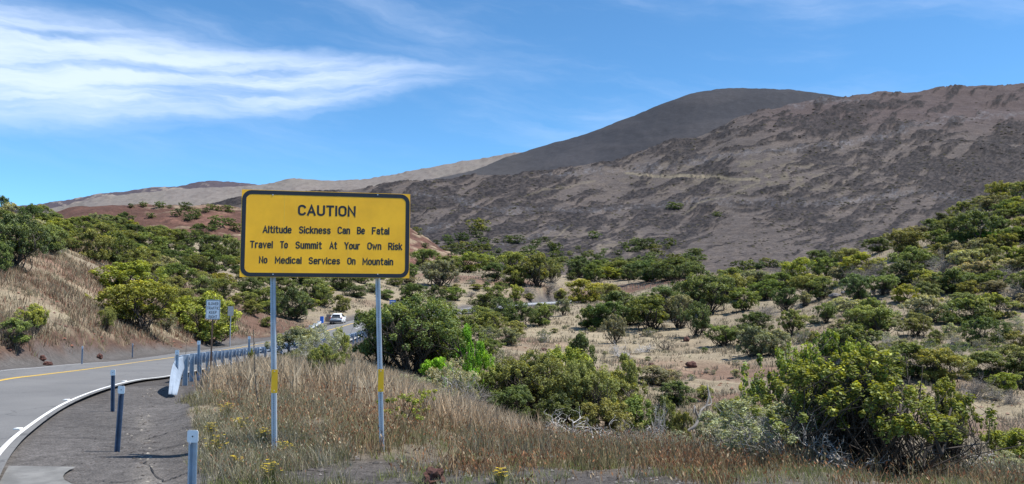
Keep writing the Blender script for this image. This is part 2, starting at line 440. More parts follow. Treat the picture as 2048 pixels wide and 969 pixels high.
# carve the road bed
RD = np.full(XX.shape, 1e9); ZR = np.zeros(XX.shape)
for line in (R1, RY, R2, (R1 + RY) / 2, (RY + R2) / 2):
    d_, z_ = polydist(XX, YY, line[::3])
    m_ = d_ < RD; RD = np.where(m_, d_, RD); ZR = np.where(m_, z_, ZR)
inroad = sstep(3.4, 1.7, RD)
ZZ = ZZ * (1 - inroad) + (ZR - 0.07) * inroad
def height(X, Y):
    X = np.asarray(X, float); Y = np.asarray(Y, float)
    t_ = np.arctan2(X, Y); l_ = np.log(np.hypot(X, Y))
    i0 = np.clip(np.searchsorted(THc, t_) - 1, 0, len(THc) - 2)
    fx = (t_ - THc[i0]) / (THc[i0 + 1] - THc[i0])
    fy = np.clip((l_ - LW0) / (LW1 - LW0) * (len(LWc) - 1), 0, len(LWc) - 1.001); j0 = fy.astype(int); fy = fy - j0
    return (ZZ[j0, i0] * (1 - fx) + ZZ[j0, i0 + 1] * fx) * (1 - fy) + (ZZ[j0 + 1, i0] * (1 - fx) + ZZ[j0 + 1, i0 + 1] * fx) * fy

# soil colours
PXg, PYg = proj(XX, np.maximum(YY, 0.2), ZZ)
TAN = np.array([0.240, 0.200, 0.138]); DTAN = np.array([0.215, 0.178, 0.130]); RED = np.array([0.135, 0.082, 0.060]); CIN = np.array([0.075, 0.068, 0.064])
ASPH = np.array([0.105, 0.097, 0.093]); BROWN = np.array([0.16, 0.115, 0.08])
n1 = fbm(XX / 5, YY / 5, 4, 21); n2 = fbm(XX / 1.2, YY / 1.2, 4, 31); n3 = fbm(XX / 25, YY / 25, 3, 41)
S = np.zeros(XX.shape + (3,)) + TAN
S = mixc(S, DTAN, sstep(0.42, 0.62, n1))
S = mixc(S, BROWN * 1.2, 0.7 * sstep(0.57, 0.68, n1 * 0.5 + n3 * 0.5))
logr = LL
def patch(px, py, d, ru, rw, col, k=1.0, edge=0.35):
    """blotch of soil round the ground seen at (px,py) ~ depth d; ru metres across, rw metres along"""
    global S
    q = P(px, py, d); dx = (XX - q[0]) / ru; dy = (YY - q[1]) / rw
    f = np.sqrt(dx * dx + dy * dy) + (n2 - 0.5) * 0.9 + (n1 - 0.5) * 0.5
    S = mixc(S, col, k * sstep(1 + edge, 1 - edge, f))
patch(130, 615, 49, 5, 5, RED * 1.1, 0.6); patch(195, 545, 62, 3.2, 7, RED * 1.35, 1); patch(480, 640, 96, 9, 14, RED, 0.9); patch(540, 650, 96, 8, 9, RED * 0.8, 0.8)
patch(1440, 740, 72, 6, 7, RED * 1.2, 0.8); patch(1330, 735, 76, 5, 5, RED * 1.3, 0.9); patch(1070, 690, 95, 5, 6, RED * 1.3, 0.9); patch(1500, 790, 52, 4, 5, RED * 1.1, 0.8)
patch(1290, 572, 238, 22, 16, RED * 0.95, 1); patch(960, 555, 240, 22, 14, RED * 1.1, 0.9); patch(1920, 870, 42, 5, 3, RED * 1.2, 0.7); patch(880, 625, 150, 15, 9, BROWN, 0.7)
patch(1300, 690, 98, 14, 22, TAN * 1.12, 0.5); patch(1180, 650, 125, 14, 24, TAN * 1.1, 0.6)
# red berm left of the road, grey shoulder along both edges
dw2, _ = polydist(XX, YY, R2[::3])
left = PXg < 620
S = mixc(S, RED * 0.75, left * sstep(4.2, 3.0, dw2 + (n2 - 0.5) * 3) * (YY > 0))
S = mixc(S, ASPH * 0.95, sstep(3.0, 2.2, dw2 + (n2 - 0.5) * 0.6))
dr, _ = polydist(XX, YY, R1[::2])
dgr, _ = polydist(XX, YY, GP[::3])
S = mixc(S, CIN, sstep(2.2, 1.2, np.minimum(dr, dgr * 1.4) + (n2 - 0.5) * 0.8))
# black cinder around the sign and in front
cind = sstep(415, 375, PXg + (n2 - 0.5) * 120) * sstep(24, 18, YY) + sstep(12.6, 10.6, Rg + (n2 - 0.5) * 3 + (PXg - 600) * 0.003) * (YY > -40)
cind = np.clip(cind + (YY <= 0.3) * 0.6 + 0.8 * sstep(12.6, 11.4, Rg + (n2 - 0.5) * 2) * (PXg > 380), 0, 1)
S = mixc(S, CIN * 1.1, cind)
S = mixc(S, np.array([0.12, 0.10, 0.075]), 0.8 * sstep(390, 480, PXg) * sstep(10, 12.5, YY) * sstep(26, 18, YY))
# paved gore
GORE = sstep(0.84, 0.70, dd + (n2 - 0.5) * 0.35) * (YY > 3)
leftg = np.zeros(XX.shape)
for k in range(len(DL) - 1):
    a, b = DL[k], DL[k + 1]
    t_ = (YY - a[1]) / (b[1] - a[1]); xs = a[0] + t_ * (b[0] - a[0])
    leftg = np.where((t_ >= 0) & (t_ <= 1) & (XX < xs), 1, leftg)
GORE = np.clip(GORE + leftg * sstep(17.8, 16.6, YY + (n2 - 0.5) * 1.0), 0, 1)
ridge = 0.5 + 0.5 * n2
S = mixc(S, ASPH * 1.0, GORE)
S = mixc(S, np.array([0.17, 0.155, 0.14]), 0.9 * np.exp(-(dd / 0.14) ** 2) * (YY > 3) * sstep(18, 16, YY) * sstep(0.3, 0.7, n2))
V = np.stack([XX, YY, ZZ], -1).reshape(-1, 3); C_ = S.reshape(-1, 3)
Fc = grid_faces(*XX.shape)
# outer skirt to the horizon and the small disc under the camera
ring = (len(LWc) - 1) * len(THc)
last = V[ring:].copy(); base = len(V)
ex = []
for r_ in (700, 1500, 4000, 12000):
    q = last.copy(); s_ = r_ / 430.0; q[:, 0] *= s_; q[:, 1] *= s_
    q[:, 2] = np.where(last[:, 1] > 0, -6.0, last[:, 2] - (r_ - 430) * 0.01) - 20 * (r_ > 600) ; ex.append(q)
V = np.vstack([V] + ex + [np.array([[0, 0, -2.18]])]); C_ = np.vstack([C_, np.tile(DTAN, (len(V) - len(C_), 1))])
nc = len(THc); sk = []
for k in range(4):
    a0 = ring + k * nc; i = np.arange(nc - 1)
    sk.append(np.stack([a0 + i, a0 + i + 1, a0 + nc + i + 1, a0 + nc + i], -1))
cen = len(V) - 1; i = np.arange(nc - 1)
disc = np.stack([i, i + 1, np.full(nc - 1, cen), np.full(nc - 1, cen)], -1)
me = mesh_np('ground', V, np.vstack([Fc] + sk), M_ground, True, {'soil': C_})
g = link(bpy.data.objects.new('ground', me)); tagit(g, 'tan and reddish dry hillside ground falling into a shallow valley', kind='structure')
dm = mesh_np('ground_under_viewer', np.vstack([V[:nc], V[cen:cen + 1]]), np.stack([i + 1, i, np.full(nc - 1, nc)], -1), M_ground, True, {'soil': np.vstack([C_[:nc], C_[cen:cen + 1]])})
tagit(link(bpy.data.objects.new('ground', dm)), 'dark cinder ground underfoot', kind='structure')

# ------------------------------------------------------------------ hills and mountains as solid height sheets
def pl(pts, x):
    pts = sorted(pts); return np.interp(x, [p[0] for p in pts], [p[1] for p in pts])
def Pv(px, py, d):
    u = (px - CX) / F; v = (CY - py) / F; y = cp - v * sp; z = sp + v * cp
    return u / y * d, d + 0 * u, z / y * d
def sheet(name, label, mat, crest, base, dcrest, dbase, px0, px1, nx, nt, colf, disp=None, expo=1.25, backlen=0.45):
    px = np.linspace(px0, px1, nx); t = np.linspace(0, 1, nt)
    PXs, Ts = np.meshgrid(px, t)
    sm9 = np.ones(13) / 13.0
    def smooth(a): return np.convolve(np.pad(a, 6, mode='edge'), sm9, 'valid')
    cpy = smooth(pl(crest, px))[None, :]; bpy_ = pl(base, px)[None, :]
    dc = smooth(smooth(smooth(pl(dcrest, px))))[None, :]; db_ = pl(dbase, px)[None, :]
    s_ = 1 - (1 - Ts) ** expo
    PYs = bpy_ + (cpy - bpy_) * s_; D = db_ * (dc / db_) ** Ts
    X, Y, Z = Pv(PXs, PYs, D)
    k = np.linspace(0.04, 1, 12)[:, None]
    Xc, Yc, Zc = X[-1:], Y[-1:], Z[-1:]
    f = 1 + backlen * k
    Xb = Xc * f; Yb = Yc * f; Zb = Zc * (1 - 0.9 * k ** 1.5) - 0 * f
    X = np.vstack([X, Xb]); Y = np.vstack([Y, Yb]); Z = np.vstack([Z, Zb])
    PXa = np.vstack([PXs, np.repeat(px[None], 12, 0)]); PYa = np.vstack([PYs, np.repeat(cpy, 12, 0) - k * 30])
    col, dz = colf(PXa, PYa, X, Y, Z)
    Z = Z + dz
    Vv = np.stack([X, Y, Z], -1).reshape(-1, 3)
    me_ = mesh_np(name, Vv, grid_faces(*X.shape), mat, True, {'soil': col.reshape(-1, 3)})
    o = link(bpy.data.objects.new(name, me_)); tagit(o, label, kind='structure'); return o
M_hill = attr_mat('cinder_hill', 'soil', sc=(0.02, 0.15, 0.8), var=(0.1, 0.22, 0.3), bump=1.0, bdist=0.9, bsc=0.35)
M_rock = attr_mat('lava_slope', 'soil', sc=(0.012, 0.08, 0.35), var=(0.1, 0.22, 0.32), bump=1.0, bdist=2.4, bsc=0.16)
M_far = attr_mat('far_slope', 'soil', sc=(0.004, 0.03, 0.1), var=(0.06, 0.10, 0.14), bump=0.5, bdist=3.0, bsc=0.05)

def col_red(px, py, X, Y, Z):
    a = fbm(X / 30, Y / 30, 4, 3); b = fbm(X / 6, Y / 6, 4, 4); c2 = fbm(px / 45 + py / 30, py / 7, 4, 12)
    col = np.zeros(X.shape + (3,)) + np.array([0.090, 0.048, 0.037])
    col = mixc(col, np.array([0.140, 0.074, 0.056]), sstep(0.45, 0.62, c2) * sstep(300, 360, px))
    col = mixc(col, np.array([0.26, 0.20, 0.14]), 0.8 * sstep(0.50, 0.64, b) * np.clip(sstep(250, 330, px) * sstep(436, 416, py) + sstep(448, 468, py), 0, 1))
    rl = fbm(X / 9, Y / 60, 3, 44)
    dz = (a - 0.5) * 4.5 + (b - 0.5) * 2.4 * (0.25 + 0.75 * sstep(235, 300, px)) + (rl - 0.5) * 1.6
    return col, dz
sheet('red_hill', 'low dark red cinder hill beyond the left thicket, dotted with a few shrubs', M_hill,
      [(-200, 470), (60, 452), (110, 429), (145, 417), (180, 409.5), (225, 406), (280, 407), (340, 412), (400, 416), (480, 420), (600, 428), (740, 438), (800, 448), (830, 462), (865, 484), (905, 507), (960, 528), (1000, 545)],
      [(-200, 520), (200, 505), (400, 520), (700, 540), (1000, 560)],
      [(-200, 400), (300, 430), (1000, 420)], [(-200, 300), (400, 300), (1000, 340)], -200, 1000, 360, 110, col_red, expo=1.5)

BANDS = [[(1178, 345), (1318, 337), (1440, 321), (1562, 303), (1684, 288), (1787, 267), (1866, 245), (1958, 233), (2060, 227)],
         [(830, 392), (900, 400), (983, 425), (1105, 422), (1227, 419), (1348, 407), (1501, 401), (1653, 401), (1775, 395), (1836, 385), (1927, 404), (1975, 412)],
         [(1580, 208), (1650, 203), (1720, 203)], [(1090, 352), (1178, 345)], [(820, 470), (900, 455)], [(1000, 492), (1090, 470), (1120, 452)]]
TRACKS = [[(1251, 348), (1300, 352), (1348, 356), (1409, 359), (1519, 361)], [(1519, 364), (1446, 395), (1400, 408), (1361, 431)], [(1050, 395), (1150, 368), (1190, 362)], [(960, 520), (1060, 505), (1110, 478), (1140, 455)]]
def pdist2(px, py, line):
    best = np.full(px.shape, 1e9)
    for a, b in zip(line[:-1], line[1:]):
        dx, dy = b[0] - a[0], b[1] - a[1]
        t_ = np.clip(((px - a[0]) * dx + (py - a[1]) * dy) / (dx * dx + dy * dy), 0, 1)
        best = np.minimum(best, np.hypot(px - a[0] - t_ * dx, (py - a[1] - t_ * dy) * 1.0))
    return best
def rock_mask(px, py):
    ang = np.radians(-17.0)
    wx = (fbm(px / 90, py / 60, 3, 51) - 0.5) * 60; wy = (fbm(px / 90, py / 60, 3, 52) - 0.5) * 34
    steep = sstep(1400, 1900, px) * 0.45        # flows drop more steeply towards the right
    a = (px + wx) * np.cos(ang) + (py + wy) * np.sin(ang); b = -(px + wx) * np.sin(ang) + (py + wy) * np.cos(ang)
    b = b + steep * 0; a = a * (1 - 0.0 * steep)
    n_s = fbm((px - py * -1.0) / 22 + wx / 60, (py * 0.8 - px * 0.35) / 60, 4, 66, 0.6)
    n_a = fbm(a / 46, b / 9.5, 5, 61, 0.60); n_a = n_a * (1 - steep) + n_s * steep; n_b = fbm(px / 220, py / 80, 3, 71)
    v_ = n_a * 0.72 + n_b * 0.28
    big = 0.05 * sstep(1500, 1700, px) * sstep(520, 380, py) - 0.09 * np.exp(-((px - 1480) / 130) ** 2 - ((py - 510) / 45) ** 2) \
        - 0.06 * np.exp(-((px - 1230) / 160) ** 2 - ((py - 480) / 40) ** 2) + 0.05 * np.exp(-((px - 960) / 120) ** 2 - ((py - 380) / 30) ** 2)
    return v_ + big
def col_rock(px, py, X, Y, Z):
    rm = rock_mask(px, py)
    m = sstep(0.49, 0.525, rm)
    fine = fbm(px / 5, py / 2.2, 4, 81, 0.65); f2 = fbm(px / 16, py / 6, 4, 84)
    cinder = np.array([0.082, 0.069, 0.064]); dark = np.array([0.021, 0.018, 0.019]); grey = np.array([0.105, 0.102, 0.112])
    col = np.zeros(X.shape + (3,)) + cinder
    col = mixc(col, np.array([0.098, 0.080, 0.071]), sstep(0.45, 0.65, f2) * 0.7)
    col = mixc(col, np.array([0.15, 0.127, 0.098]), 0.8 * sstep(0.5, 0.62, f2) * np.exp(-((px - 1130) / 200) ** 2 - ((py - 505) / 34) ** 2))
    col = mixc(col, np.array([0.12, 0.105, 0.075]), 0.6 * sstep(0.5, 0.62, f2) * np.exp(-((px - 1500) / 200) ** 2 - ((py - 355) / 40) ** 2))
    reddish = sstep(1380, 1600, px) * sstep(300, 220, py)
    col = mixc(col, np.array([0.060, 0.042, 0.044]), 0.6 * reddish)
    col = mixc(col, dark * 1.0, m * (0.6 + 0.4 * sstep(0.42, 0.56, fine)))
    bandm = np.zeros(X.shape)
    for bl in BANDS: bandm = np.maximum(bandm, sstep(8.5, 2.0, pdist2(px, py, bl) + (f2 - 0.5) * 16))
    col = mixc(col, grey * 1.1, bandm * sstep(0.46, 0.6, fine) * 0.4)
    specks = sstep(0.66, 0.72, fbm(px / 3.0, py / 2.0, 2, 99)) * np.clip(bandm + 0.25 * m, 0, 1)
    col = mixc(col, np.array([0.33, 0.32, 0.33]), specks * 0.12)
    for ti, tl in enumerate(TRACKS):
        col = mixc(col, np.array([0.17, 0.145, 0.105]), sstep(2.6, 0.8, pdist2(px, py, tl) + (f2 - 0.5) * 3 + (fine - 0.5) * 2) * (0.9, 0.4, 0.35, 0.45)[ti])
    sc_ = Y / 1600.0        # metres per photograph pixel
    gul = fbm(X / 170, Y / 260, 4, 91); wf = fbm(X / 11, Y / 16, 4, 92, 0.6); wm = fbm(X / 42, Y / 60, 3, 93)
    dz = (m * 2.5 + (fine - 0.5) * 3.0 * m + (wf - 0.5) * 5.0 * (0.3 + m) + (gul - 0.5) * 26 + (wm - 0.5) * 7) * sc_ * sstep(0.15, 0.75, (560 - py) / 200.0)
    return col, dz
ROCKC = [(300, 425), (410, 413), (480, 400), (600, 392), (700, 384), (800, 367), (922, 354), (1092, 340), (1166, 328), (1251, 315), (1306, 297), (1361, 282), (1409, 270), (1446, 251), (1475, 232), (1531, 212), (1592, 203), (1684, 194), (1760, 190), (1836, 184), (1940, 176), (2048, 167), (2400, 140)]
rock_o = sheet('rocky_mountain_slope', 'long grey brown mountain slope streaked with dark lava rock and pale bands', M_rock, ROCKC,
      [(300, 545), (900, 560), (1500, 590), (2400, 600)],
      [(300, 1000), (800, 1200), (1400, 1900), (2048, 2500), (2400, 2700)], [(300, 400), (2400, 400)], 300, 2400, 950, 330, col_rock, expo=1.1)

def col_cone(px, py, X, Y, Z):
    a = fbm(px / 120 + py / 60, py / 25, 4, 7); b = fbm(px / 9, py / 5, 3, 8)
    col = np.zeros(X.shape + (3,)) + np.array([0.032, 0.033, 0.040])
    col = mixc(col, np.array([0.044, 0.043, 0.049]), sstep(0.4, 0.65, a) * 0.8)
    col = mixc(col, np.array([0.065, 0.060, 0.060]), 0.7 * sstep(1150, 980, px))
    rill = fbm(px / 9 + py / 30, py / 90, 4, 9)
    col = mixc(col, np.array([0.062, 0.058, 0.060]), 0.10 * sstep(0.5, 0.68, rill))
    return col, (a - 0.5) * 14 + (b - 0.5) * 5
sheet('cinder_cone', 'smooth dark grey rounded cinder cone rising behind the rocky slope', M_far,
      [(700, 385), (850, 362), (930, 347), (958, 337), (1013, 312), (1062, 300), (1092, 289), (1166, 271), (1227, 248), (1287, 223), (1330, 205), (1379, 188), (1415, 180), (1450, 177), (1489, 176), (1562, 178), (1623, 184), (1684, 193), (1800, 214), (2000, 250), (2400, 330)],
      [(700, 420), (2400, 420)], [(700, 3000), (2400, 3400)], [(700, 1700), (2400, 2700)], 700, 2400, 300, 90, col_cone, expo=1.5)
def col_pale(px, py, X, Y, Z):
    a = fbm(px / 60, py / 14, 4, 17); b = fbm(px / 7, py / 3, 3, 18)
    col = np.zeros(X.shape + (3,)) + np.array([0.165, 0.146, 0.130])
    col = mixc(col, np.array([0.16, 0.14, 0.13]), sstep(0.45, 0.65, a) * 0.7)
    col = mixc(col, np.array([0.12, 0.10, 0.09]), sstep(0.60, 0.7, b) * 0.6)
    return col, (a - 0.5) * 22 + (b - 0.5) * 10
sheet('pale_far_slope', 'pale grey brown far slope with a small pointed cone behind the sign', M_far,
      [(-400, 470), (20, 430), (100, 416), (150, 409), (185, 397), (300, 383), (400, 379), (500, 373), (545, 366), (572, 358), (590, 354.5), (604, 356), (632, 363), (700, 361), (760, 355), (800, 347), (879, 333), (952, 319), (1044, 305), (1200, 290), (1500, 300)],
      [(-400, 490), (1500, 440)], [(-400, 4200), (600, 4600), (1500, 5200)], [(-400, 2000), (1500, 2600)], -400, 1500, 420, 70, col_pale, expo=1.15)
def col_purple(px, py, X, Y, Z):
    a = fbm(px / 50, py / 9, 4, 27); b = fbm(px / 8, py / 3, 3, 28)
    col = np.zeros(X.shape + (3,)) + np.array([0.070, 0.058, 0.068])
    col = mixc(col, np.array([0.24, 0.205, 0.175]), sstep(0.52, 0.62, a * 0.6 + b * 0.4) * sstep(370, 372, py + (px - 300) * 0.02) * 0.8)
    return col, (a - 0.5) * 20 + (b - 0.5) * 14
sheet('far_purple_ridge', 'distant purple grey ridge with a flat dark cone along the left skyline', M_far,
      [(-400, 440), (0, 415), (55, 411), (120, 402), (160, 397), (190, 388.5), (240, 384), (265, 381), (300, 375), (350, 374), (380, 366.5), (415, 360.5), (470, 363), (500, 367), (540, 374), (620, 385), (800, 400)],
      [(-400, 450), (800, 430)], [(-400, 6200), (800, 6200)], [(-400, 5000), (800, 5000)], -400, 800, 320, 40, col_purple, expo=1.3)

# ------------------------------------------------------------------ road
def strip(name, mat, s_list, lift, i0=0, i1=NS, label=None, lat=None):
    idx = range(i0, i1); V_ = []
    for i in idx:
        for s_ in s_list(i) if callable(s_list) else s_list:
            q = across(i, s_).copy(); q[2] += lift; V_.append(q)
    k = len(s_list(0)) if callable(s_list) else len(s_list)
    me_ = mesh_np(name, np.array(V_), grid_faces(len(list(idx)), k)[:, ::-1], mat, True)
    o = link(bpy.data.objects.new(name, me_)); tagit(o, label, kind='structure'); return o
def asphalt_mat():
    m, n, b = new_mat('asphalt')
    tc = n.new('ShaderNodeTexCoord').outputs['Object']
    c0 = n.mix(n.ramp(n.noise(tc, 0.5, 4), 0.3, 0.7), (0.108, 0.107, 0.108), (0.150, 0.148, 0.146))
    c1 = n.mix(n.ramp(n.noise(tc, 45, 3, 0.7), 0.35, 0.65, 0, 0.55), c0, (0.20, 0.195, 0.19))
    vo = n.new('ShaderNodeTexVoronoi'); vo.feature = 'DISTANCE_TO_EDGE'; vo.inputs['Scale'].default_value = 0.35
    wob = n.new('ShaderNodeVectorMath'); wob.operation = 'MULTIPLY_ADD'
    n.l.new(n.noise(tc, 1.2, 4, 0.6, out=1), wob.inputs[0]); wob.inputs[1].default_value = (1.2, 1.2, 0); n.l.new(tc, wob.inputs[2])
    n.l.new(wob.outputs[0], vo.inputs['Vector'])
    c2 = n.mix(n.ramp(vo.outputs['Distance'], 0.0, 0.012, 0.5, 0.0), c1, (0.04, 0.04, 0.04))
    n.l.new(c2, b.inputs['Base Color']); b.inputs['Roughness'].default_value = 0.85; b.inputs['Specular IOR Level'].default_value = 0.35
    bp = n.new('ShaderNodeBump'); bp.inputs['Strength'].default_value = 0.35; bp.inputs['Distance'].default_value = 0.006
    n.put(bp, 'Height', n.noise(tc, 120, 3)); n.l.new(bp.outputs[0], b.inputs['Normal'])
    return m
def paint_mat(name, col):
    m, n, b = new_mat(name)
    tc = n.new('ShaderNodeTexCoord').outputs['Object']
    worn = n.ramp(n.noise(tc, 22, 5, 0.7), 0.56, 0.7, 0, 0.7)
    n.l.new(n.mix(worn, col, (0.22, 0.21, 0.20)), b.inputs['Base Color']); b.inputs['Roughness'].default_value = 0.6
    return m
M_asph = asphalt_mat(); M_pw = paint_mat('white_road_paint', (0.72, 0.72, 0.70)); M_py = paint_mat('yellow_road_paint', (0.78, 0.50, 0.07))
def wid(i): return np.linalg.norm((R1[i] - RY[i])[:2]), np.linalg.norm((RY[i] - R2[i])[:2])
def road_s(i):
    a, b = wid(i); return [0.30, 0.0, -a * 0.25, -a * 0.5, -a * 0.75, -a, -a - b * 0.33, -a - b * 0.66, -a - b, -a - b - 0.7]
strip('road', M_asph, road_s, 0.0, label='grey two lane asphalt mountain road curving away behind the guard rail')
strip('road_marking', M_pw, lambda i: [0.07, -0.08], 0.006, label='solid white edge line on the near side of the road')
strip('road_marking', M_pw, lambda i: [-sum(wid(i)) + 0.07, -sum(wid(i)) - 0.06], 0.006, label='solid white edge line on the far side of the road')
strip('road_marking', M_py, lambda i: [-wid(i)[0] + 0.19, -wid(i)[0] + 0.045], 0.006, label='near line of the double yellow centre marking')
strip('road_marking', M_py, lambda i: [-wid(i)[0] - 0.045, -wid(i)[0] - 0.19], 0.006, label='far line of the double yellow centre marking')
def stations_near(y0):
    return int(np.argmin(np.abs(RY[:, 1] - y0)))
for y0 in (82, 92, 102):
    i0 = stations_near(y0)
    strip('road_marking', M_pw, lambda i: [-wid(i)[0] * 0.45, -wid(i)[0] * 0.45 - 0.12], 0.006, i0, i0 + 3, label='short white lane dash in the passing lane beyond the guard rail')
for j, yy in enumerate((13.2, 17.2, 21.9)):
    i0 = int(np.argmin(np.abs(R1[:, 1] - yy)))
    q = across(i0, -0.22); mb = MB(); mb.prism([(-0.06, 0), (0.06, 0), (0.045, 0.018), (-0.045, 0.018)], (lambda a, b: (a, -0.05, b), lambda a, b: (a, 0.05, b)))
    o = mb.obj('pavement_marker', M_white); o.location = q + np.array([0, 0, 0.002])
    tagit(o, 'small white raised pavement marker beside the curving edge line, %s' % ('nearest of three', 'middle of three', 'farthest of three')[j], 'road marker', 'raised markers along the near edge line')

# pale concrete patch at the near end of the shoulder
m_conc = simple('worn_pavement', (0.160, 0.157, 0.150), 0.9, vary=0.25, scale=3, bump=0.4, bscale=80)
pp = [P(-120, 925, 10.6), P(20, 925, 10.6), P(150, 927, 10.55), P(190, 975, 9.3), P(225, 1080, 7.2), P(-120, 1080, 7.2)]
gx = []; NSL = 24
def slabpt(a, b):
    top = [np.array(P(-120, 925, 10.6)), np.array(P(155, 926, 10.55))]; bot = [np.array([-5.2, 6.4, 0]), np.array([-3.5, 6.4, 0])]
    p_ = (top[0] * (1 - a) + top[1] * a) * (1 - b) + (bot[0] * (1 - a) + bot[1] * a) * b
    return p_
for b_ in np.linspace(0, 1, NSL):
    for a_ in np.linspace(0, 1, NSL):
        p_ = slabpt(a_, b_)
        # keep the patch off the carriageway: shift the left side to just right of the white line
        xl = np.interp(p_[1], R1[:, 1][16:60], R1[:, 0][16:60]) + 0.22
        xr = slabpt(1.0, b_)[0]
        xr = xr + (fbm(np.array(p_[1] * 1.7), np.array(3.0), 3, 6) - 0.5) * 0.7
        x_ = xl + (xr - xl) * a_
        gx.append([x_, p_[1], float(height(x_, p_[1])) + 0.035])
me_ = mesh_np('paved_apron', np.array(gx), grid_faces(NSL, NSL), m_conc, True)
tagit(link(bpy.data.objects.new('paved_apron', me_)), 'lighter grey worn pavement patch at the bottom left corner', kind='structure')

# ================================================================== placing things on the ground
dg = bpy.context.evaluated_depsgraph_get(); dg.update()
def hit(px, py):
    u = (px - CX) / F; v = (CY - py) / F
    d_ = Vector((u, cp - v * sp, sp + v * cp)).normalized()
    ok, loc, nrm, idx, ob, mt = SC.ray_cast(dg, Vector((0, 0, 0)), d_)
    return loc if ok else None
# ------------------------------------------------------------------ plants: prototypes
def leaf_cloud(rng, centres, rad, up, n, leaf, young_sunlit_c, tone_c, elong=1.6, zs=1.0):
    """n diamond leaves round each cluster centre -> verts, faces, tone, young"""
    m = len(centres)
    idx = np.repeat(np.arange(m), n)
    g_ = rng.normal(size=(m * n, 3)); g_ /= np.linalg.norm(g_, axis=1)[:, None] + 1e-9
    r_ = rad[idx] * rng.uniform(0.35, 1.0, m * n) ** 0.5
    pos = centres[idx] + g_ * r_[:, None] * np.array([1, 1, zs])
    nrm = g_ * 0.7 + np.array([0.12, 0.1, 0.75]) + rng.normal(size=(m * n, 3)) * 0.55
    nrm /= np.linalg.norm(nrm, axis=1)[:, None]
    tdir = np.cross(nrm, rng.normal(size=(m * n, 3))); tdir /= np.linalg.norm(tdir, axis=1)[:, None] + 1e-9
    bdir = np.cross(nrm, tdir)
    L = leaf * rng.uniform(0.6, 1.35, m * n)[:, None]; Wd = L / elong
    V_ = np.stack([pos - tdir * L, pos + bdir * Wd, pos + tdir * L, pos - bdir * Wd], 1).reshape(-1, 3)
    F_ = np.arange(m * n * 4).reshape(-1, 4)
    tn = tone_c[idx] * rng.uniform(0.6, 1.5, m * n)
    yg = np.clip(young_sunlit_c[idx] * (0.5 + 0.9 * (g_[:, 2] > 0.1)) * rng.uniform(0.4, 1.2, m * n), 0, 1)
    return V_, F_, np.repeat(tn, 4), np.repeat(yg, 4)
def crown_mesh(name, seed, nlobe, ncl, nleaf, leaf, z0=0.30, rc=0.055, lobe_r=(0.11, 0.26), young=0.5, dome=1.0, mat=None, zs=1.1):
    rng = np.random.default_rng(seed)
    cs = []; lobes = []
    for k in range(nlobe):
        a = 2 * math.pi * (k + rng.uniform(-0.3, 0.3)) / nlobe * (1 if k < nlobe * 0.7 else 1.7)
        rr_ = rng.uniform(0.18, 0.36) if k < nlobe * 0.7 else rng.uniform(0, 0.16)
        lr = rng.uniform(*lobe_r)
        rr_ = min(rr_, 0.52 - lr)
        top = (1 - dome * (rr_ / 0.55) ** 2 * 0.55) * rng.uniform(0.86, 1.0)
        zc = max(z0 + lr * 0.7, top - lr)
        lobes.append((np.array([math.cos(a) * rr_, math.sin(a) * rr_, zc]), lr))
        if zc - z0 > lr * 1.3 and rng.random() < 0.8:
            lobes.append((np.array([math.cos(a + .4) * rr_ * 0.9, math.sin(a + .4) * rr_ * 0.9, z0 + lr * 0.8]), lr * 0.85))
    per = max(3, ncl // len(lobes)); rad = []; yc = []; tc_ = []
    for (lc, lr) in lobes:
        for _ in range(per):
            v_ = rng.normal(size=3); v_[2] = v_[2] * 0.9 + 0.25; v_ /= np.linalg.norm(v_)
            p_ = lc + v_ * lr * rng.uniform(0.72, 1.06) * np.array([1, 1, 0.85])
            if p_[2] < z0 * 0.6: p_[2] = z0 * 0.6 + rng.uniform(0, .1)
            cs.append(p_); rad.append(rc * rng.uniform(0.65, 1.35))
            yc.append(np.clip(young * (0.25 + 0.9 * max(0, v_[2])) * rng.uniform(0.3, 1.6), 0, 1)); tc_.append(rng.uniform(0.75, 1.2))  # upper leaves tinted lighter: new growth plus painted sun on the tops
    cs = np.array(cs); cs[:, 2] = np.clip(cs[:, 2], 0.02, 1.0)
    # stretch so that the crown just fills the unit box
    lo, hi = np.percentile(cs[:, :2], 2, axis=0) - rc * 0.6, np.percentile(cs[:, :2], 98, axis=0) + rc * 0.6
    sc3 = np.array([1 / (hi[0] - lo[0]), 1 / (hi[1] - lo[1]), (1 - rc) / np.percentile(cs[:, 2], 98.5)]); off = np.array([(hi[0] + lo[0]) / 2, (hi[1] + lo[1]) / 2, 0])
    cs = (cs - off) * sc3; lobes = [((l_ - off) * sc3, r_) for l_, r_ in lobes]
    V_, F_, tn, yg = leaf_cloud(rng, cs, np.array(rad), None, nleaf, leaf, np.array(yc), np.array(tc_), zs=zs)
    return mesh_np(name, V_, F_, mat or M_leaf, False, {'tone': tn, 'young': yg}), cs, lobes
